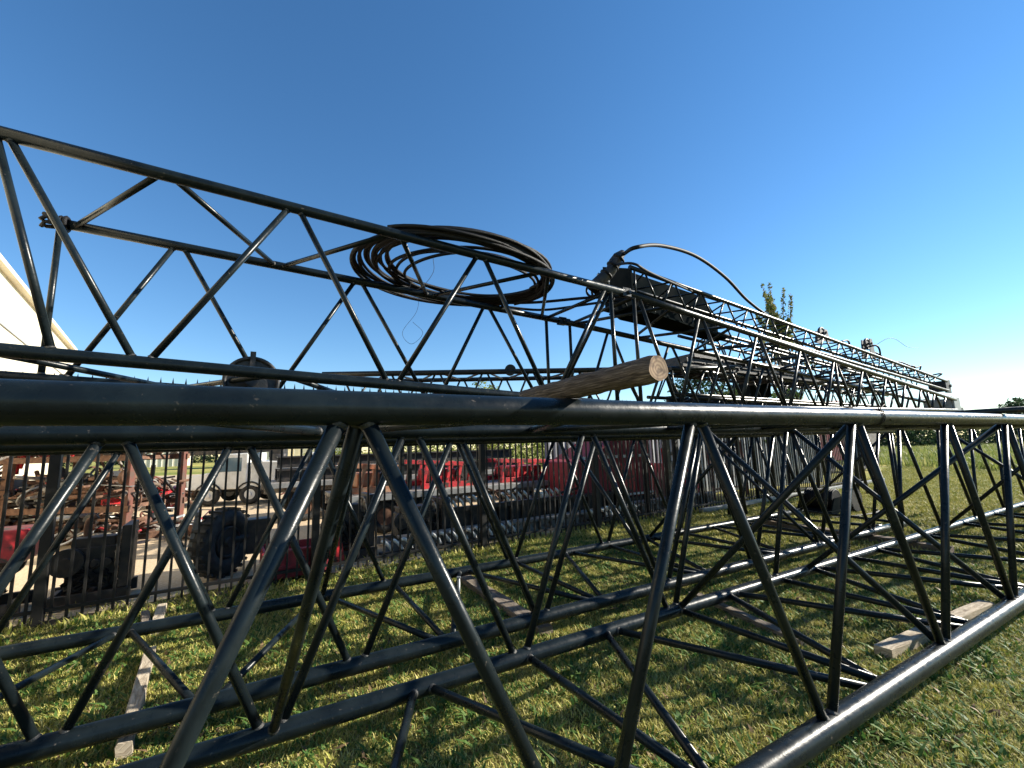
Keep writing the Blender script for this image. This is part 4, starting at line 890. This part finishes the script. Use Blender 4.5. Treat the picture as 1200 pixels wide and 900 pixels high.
for k in range(9): mb.beam(R_(8.5+k*.28,1.26,1.35+.0*k),R_(8.5+k*.28,1.26,1.42),.02,.12,up=fd)
mb.beam(R_(8.3,1.26,.42),R_(10.9,1.26,.42),.03,.05); mb.build('trim',M['white'],t)
for k in range(2):
    mb=MB(); mb.box(R_(8.6+2*k,1.6,.11),.5,.4,.2,fd); mb.build('support_block',M['wooddark'],t,.01)
for k,(tt_,lab) in enumerate(((11.2,'pale red ladder rack behind the fence, next to the maroon crane house'),(12.0,'pale red ladder rack behind the fence, right of the first one'))):
    t=thing('ladder_rack',FW(tt_-.35,1.2,0),lab,'rack','red ladder racks'); 
    for s in (0,.5):
        mb=MB(); mb.beam(R_(tt_+s,1.0,0),R_(tt_+s,1.1,1.55),.07,.07,up=fd); mb.build('upright',M['red'],t,.004)
    mb=MB()
    for j in range(6): mb.beam(R_(tt_,1.0,.2+.24*j),R_(tt_+.5,1.0,.2+.24*j),.08,.1)
    mb.build('rung',M['pale'] if k==0 else M['red'],t,.004)
    mb=MB(); mb.box(R_(tt_+.25,1.35,.6),.4,.45,1.1,fd); mb.build('locker',M['grey'],t,.01)
mb_=None
t=thing('brush_heap',FW(14.0,1.0,0),'rusty red gate frame leaning behind the fence in front of the corrugated wall','gate')
mb=MB(); 
for s in (0,.9,1.8): mb.beam(R_(13.2+s,1.0,.02),R_(13.3+s,1.15,1.7),.06,.06,up=fd)
for z in (.3,1.0,1.65): mb.beam(R_(13.2,1.0+z*.08,z),R_(15.05,1.0+z*.08,z),.05,.05)
mb.build('gate_frame',M['rustred'],t,.003); t.name='gate'; ORG['gate']=FW(14.0,1.0,0)
for s in (.15,.55,1.15,1.5):
    mb=MB(); mb.beam(R_(13.2+s,1.08,.3),R_(13.25+s,1.15,1.6),.03,.03,up=fd); mb.build('gate_bar',M['rustred'],t)
# maroon truck cab with pale box seen above the far booms
t=thing('maroon_truck',gp(955,22),'maroon truck cab with a pale box, seen between the stacked booms over the fence','truck')
bs=gp(955,22); ax=V((.9,.44,0)).normalized(); ay=V((-ax.y,ax.x,0))
def P2(a,b,c): return bs+ax*a+ay*b+V((0,0,c))
mb=MB(); mb.prism([P2(-1.7,-1.1,.6),P2(-1.7,-1.1,2.0),P2(-1.2,-1.1,3.35),P2(.3,-1.1,3.5),P2(.3,-1.1,.6)],ay*2.2); mb.build('cab',M['dred'],t,.05)
mb=MB(); mb.prism([P2(-1.1,-1.12,2.2),P2(-.95,-1.12,3.0),P2(-.1,-1.12,3.0),P2(-.1,-1.12,2.2)],ay*2.24); mb.build('window',M['glass'],t)
mb=MB(); mb.prism([P2(.45,-1.2,.9),P2(.45,-1.2,2.9),P2(3.2,-1.2,2.9),P2(3.2,-1.2,.9)],ay*2.4); mb.build('box_body',M['pale'],t,.03)
for a in (-1.1,1.6,2.7):
    mb=MB(); mb.torus(P2(a,-1.0,.5),ay,.36,.14,24,10); mb.build('tyre',M['tyre'],t)

# lattice boom lying high beyond the fence (horizontal tube over the log)
root=thing('lattice_boom',gp(600,9.4),'thin old boom section lying level on goal-post stands beyond the fence, above the log','crane boom','boom sections beyond the fence')
pa=atdepth(378,439,9.0); pb=atdepth(860,431,9.9); dB=(pb-pa); LB=dB.length; dB.normalize(); nB=V((-dB.y,dB.x,0)).normalized(); upB=dB.cross(nB)*-1
if upB.z<0: upB=-upB
hB=.95
def bc(w_,h_): return lambda s: pa+dB*s+nB*(w_*(min(1,.25+s/1.4)))-upB*(h_*min(1,.35+s/1.2))
ch=dict(a=(bc(0,0),0,LB,.058),b=(bc(0,hB),.1,LB,.05),c=(bc(1.0,0),0,LB,.05),d=(bc(1.0,hB),.1,LB,.05))
tn=nodes(.35,1.0,.1,LB-.1); bb=nodes(.85,1.0,.1,LB-.1)
make_boom(root,ch,[('a','b',tn,bb),('c','d',bb,tn),('a','c',tn,bb)],[('a',LB-.05,'b',LB-.05)],.022,M['boomold'],False,60)
mb=MB(); mb.disc(pa+dB*3.9+V((0,0,.03)),nB,.12,.1,18); mb.build('eye_lug',M['boomold'],root)
for f in (.18,.8):
    mb=MB(); q=pa+dB*(LB*f)-upB*(hB+.05); 
    for w_ in (-.1,1.1): mb.beam(V((q.x+nB.x*w_,q.y+nB.y*w_,0)),V((q.x+nB.x*w_,q.y+nB.y*w_,q.z)),.09,.09,up=fd)
    mb.beam(q-nB*.2,q+nB*1.2,.1,.1); tag(rebase(mb.build('boom_stand',M['boomold'],None,.004)),'steel goal-post stand under the left end of the level boom' if f<.5 else 'steel goal-post stand under the right end of the level boom','stand','stands under the level boom')

# machinery heap on the lawn by the end of the second boom
c=W(11.4,5.5,0)
t=thing('winch_unit',c,'dark winch assembly with drum and gears on the lawn past the second boom','winch')
def P3(a,b,z): return c+bd*a+bn*b+V((0,0,z))
mb=MB()
for b_ in (-.35,.35): mb.prism([P3(-.6,b_,0),P3(.4,b_,0),P3(.3,b_,.2),P3(.05,b_,.38),P3(-.35,b_,.36)],bn*.03)
mb.box(P3(0,0,.06),1.3,.8,.1,bd); mb.build('side_frame',M['plate'],t,.005)
mb=MB(); mb.disc(P3(-.15,0,.32),bn,.2,.6,26)
for k in range(12): mb.torus(P3(-.15,-.28+k*.05,.32),bn,.205,.024,26,7)
mb.build('drum',M['rope'],t)
mb=MB(); mb.disc(P3(.42,-.42,.28),bn,.24,.06,30)
for k in range(26):
    a=k*2*math.pi/26; d=bd*math.cos(a)+V((0,0,math.sin(a))); mb.box(P3(.42,-.42,.28)+d*.25,.03,.06,.03,d.cross(bn),d)
mb.build('gear_wheel',M['dark'],t)
mb=MB(); mb.disc(P3(.85,-.2,.16),bn,.15,.12,24); mb.disc(P3(.8,.2,.13),bd,.12,.35,20); mb.build('motor',M['dark'],t)
cable('rope',[P3(-.3,.2,.45),P3(-.9,.4,.3),P3(-1.2,-.1,.03),P3(-.7,-.6,.03),P3(.2,-.8,.04),P3(.9,-.6,.03),P3(1.3,.1,.03)],.022,'slack black rope looping over the grass round the winch','rope')

# ------------------------------------------------------------------ light
AZ,EL=R(77),R(26)
sd_=V((math.sin(AZ)*math.cos(EL),math.cos(AZ)*math.cos(EL),math.sin(EL)))
sl=bpy.data.lights.new('sun','SUN'); so_=bpy.data.objects.new('sun',sl); col.objects.link(so_); sl.energy=5.0; sl.angle=R(.55); sl.color=(1,.93,.80)
so_.rotation_euler=(-sd_).to_track_quat('-Z','Y').to_euler(); so_.location=(0,0,20)
w=bpy.data.worlds.new('World'); sc.world=w; w.use_nodes=True; nt=w.node_tree; bg=nt.nodes['Background']; sky=nt.nodes.new('ShaderNodeTexSky'); sky.sky_type='NISHITA'; sky.sun_disc=False
sky.sun_elevation=EL; sky.sun_rotation=AZ; sky.air_density=1.0; sky.dust_density=.0; sky.ozone_density=3.0; sky.altitude=0
hs=nt.nodes.new('ShaderNodeHueSaturation'); hs.inputs['Saturation'].default_value=1.2; nt.links.new(sky.outputs[0],hs.inputs['Color']); nt.links.new(hs.outputs[0],bg.inputs[0]); bg.inputs[1].default_value=.087
sc.view_settings.view_transform='Standard'; sc.view_settings.look='None'; sc.view_settings.exposure=1.2; sc.view_settings.gamma=1
sc.render.engine='CYCLES'; sc.cycles.max_bounces=6
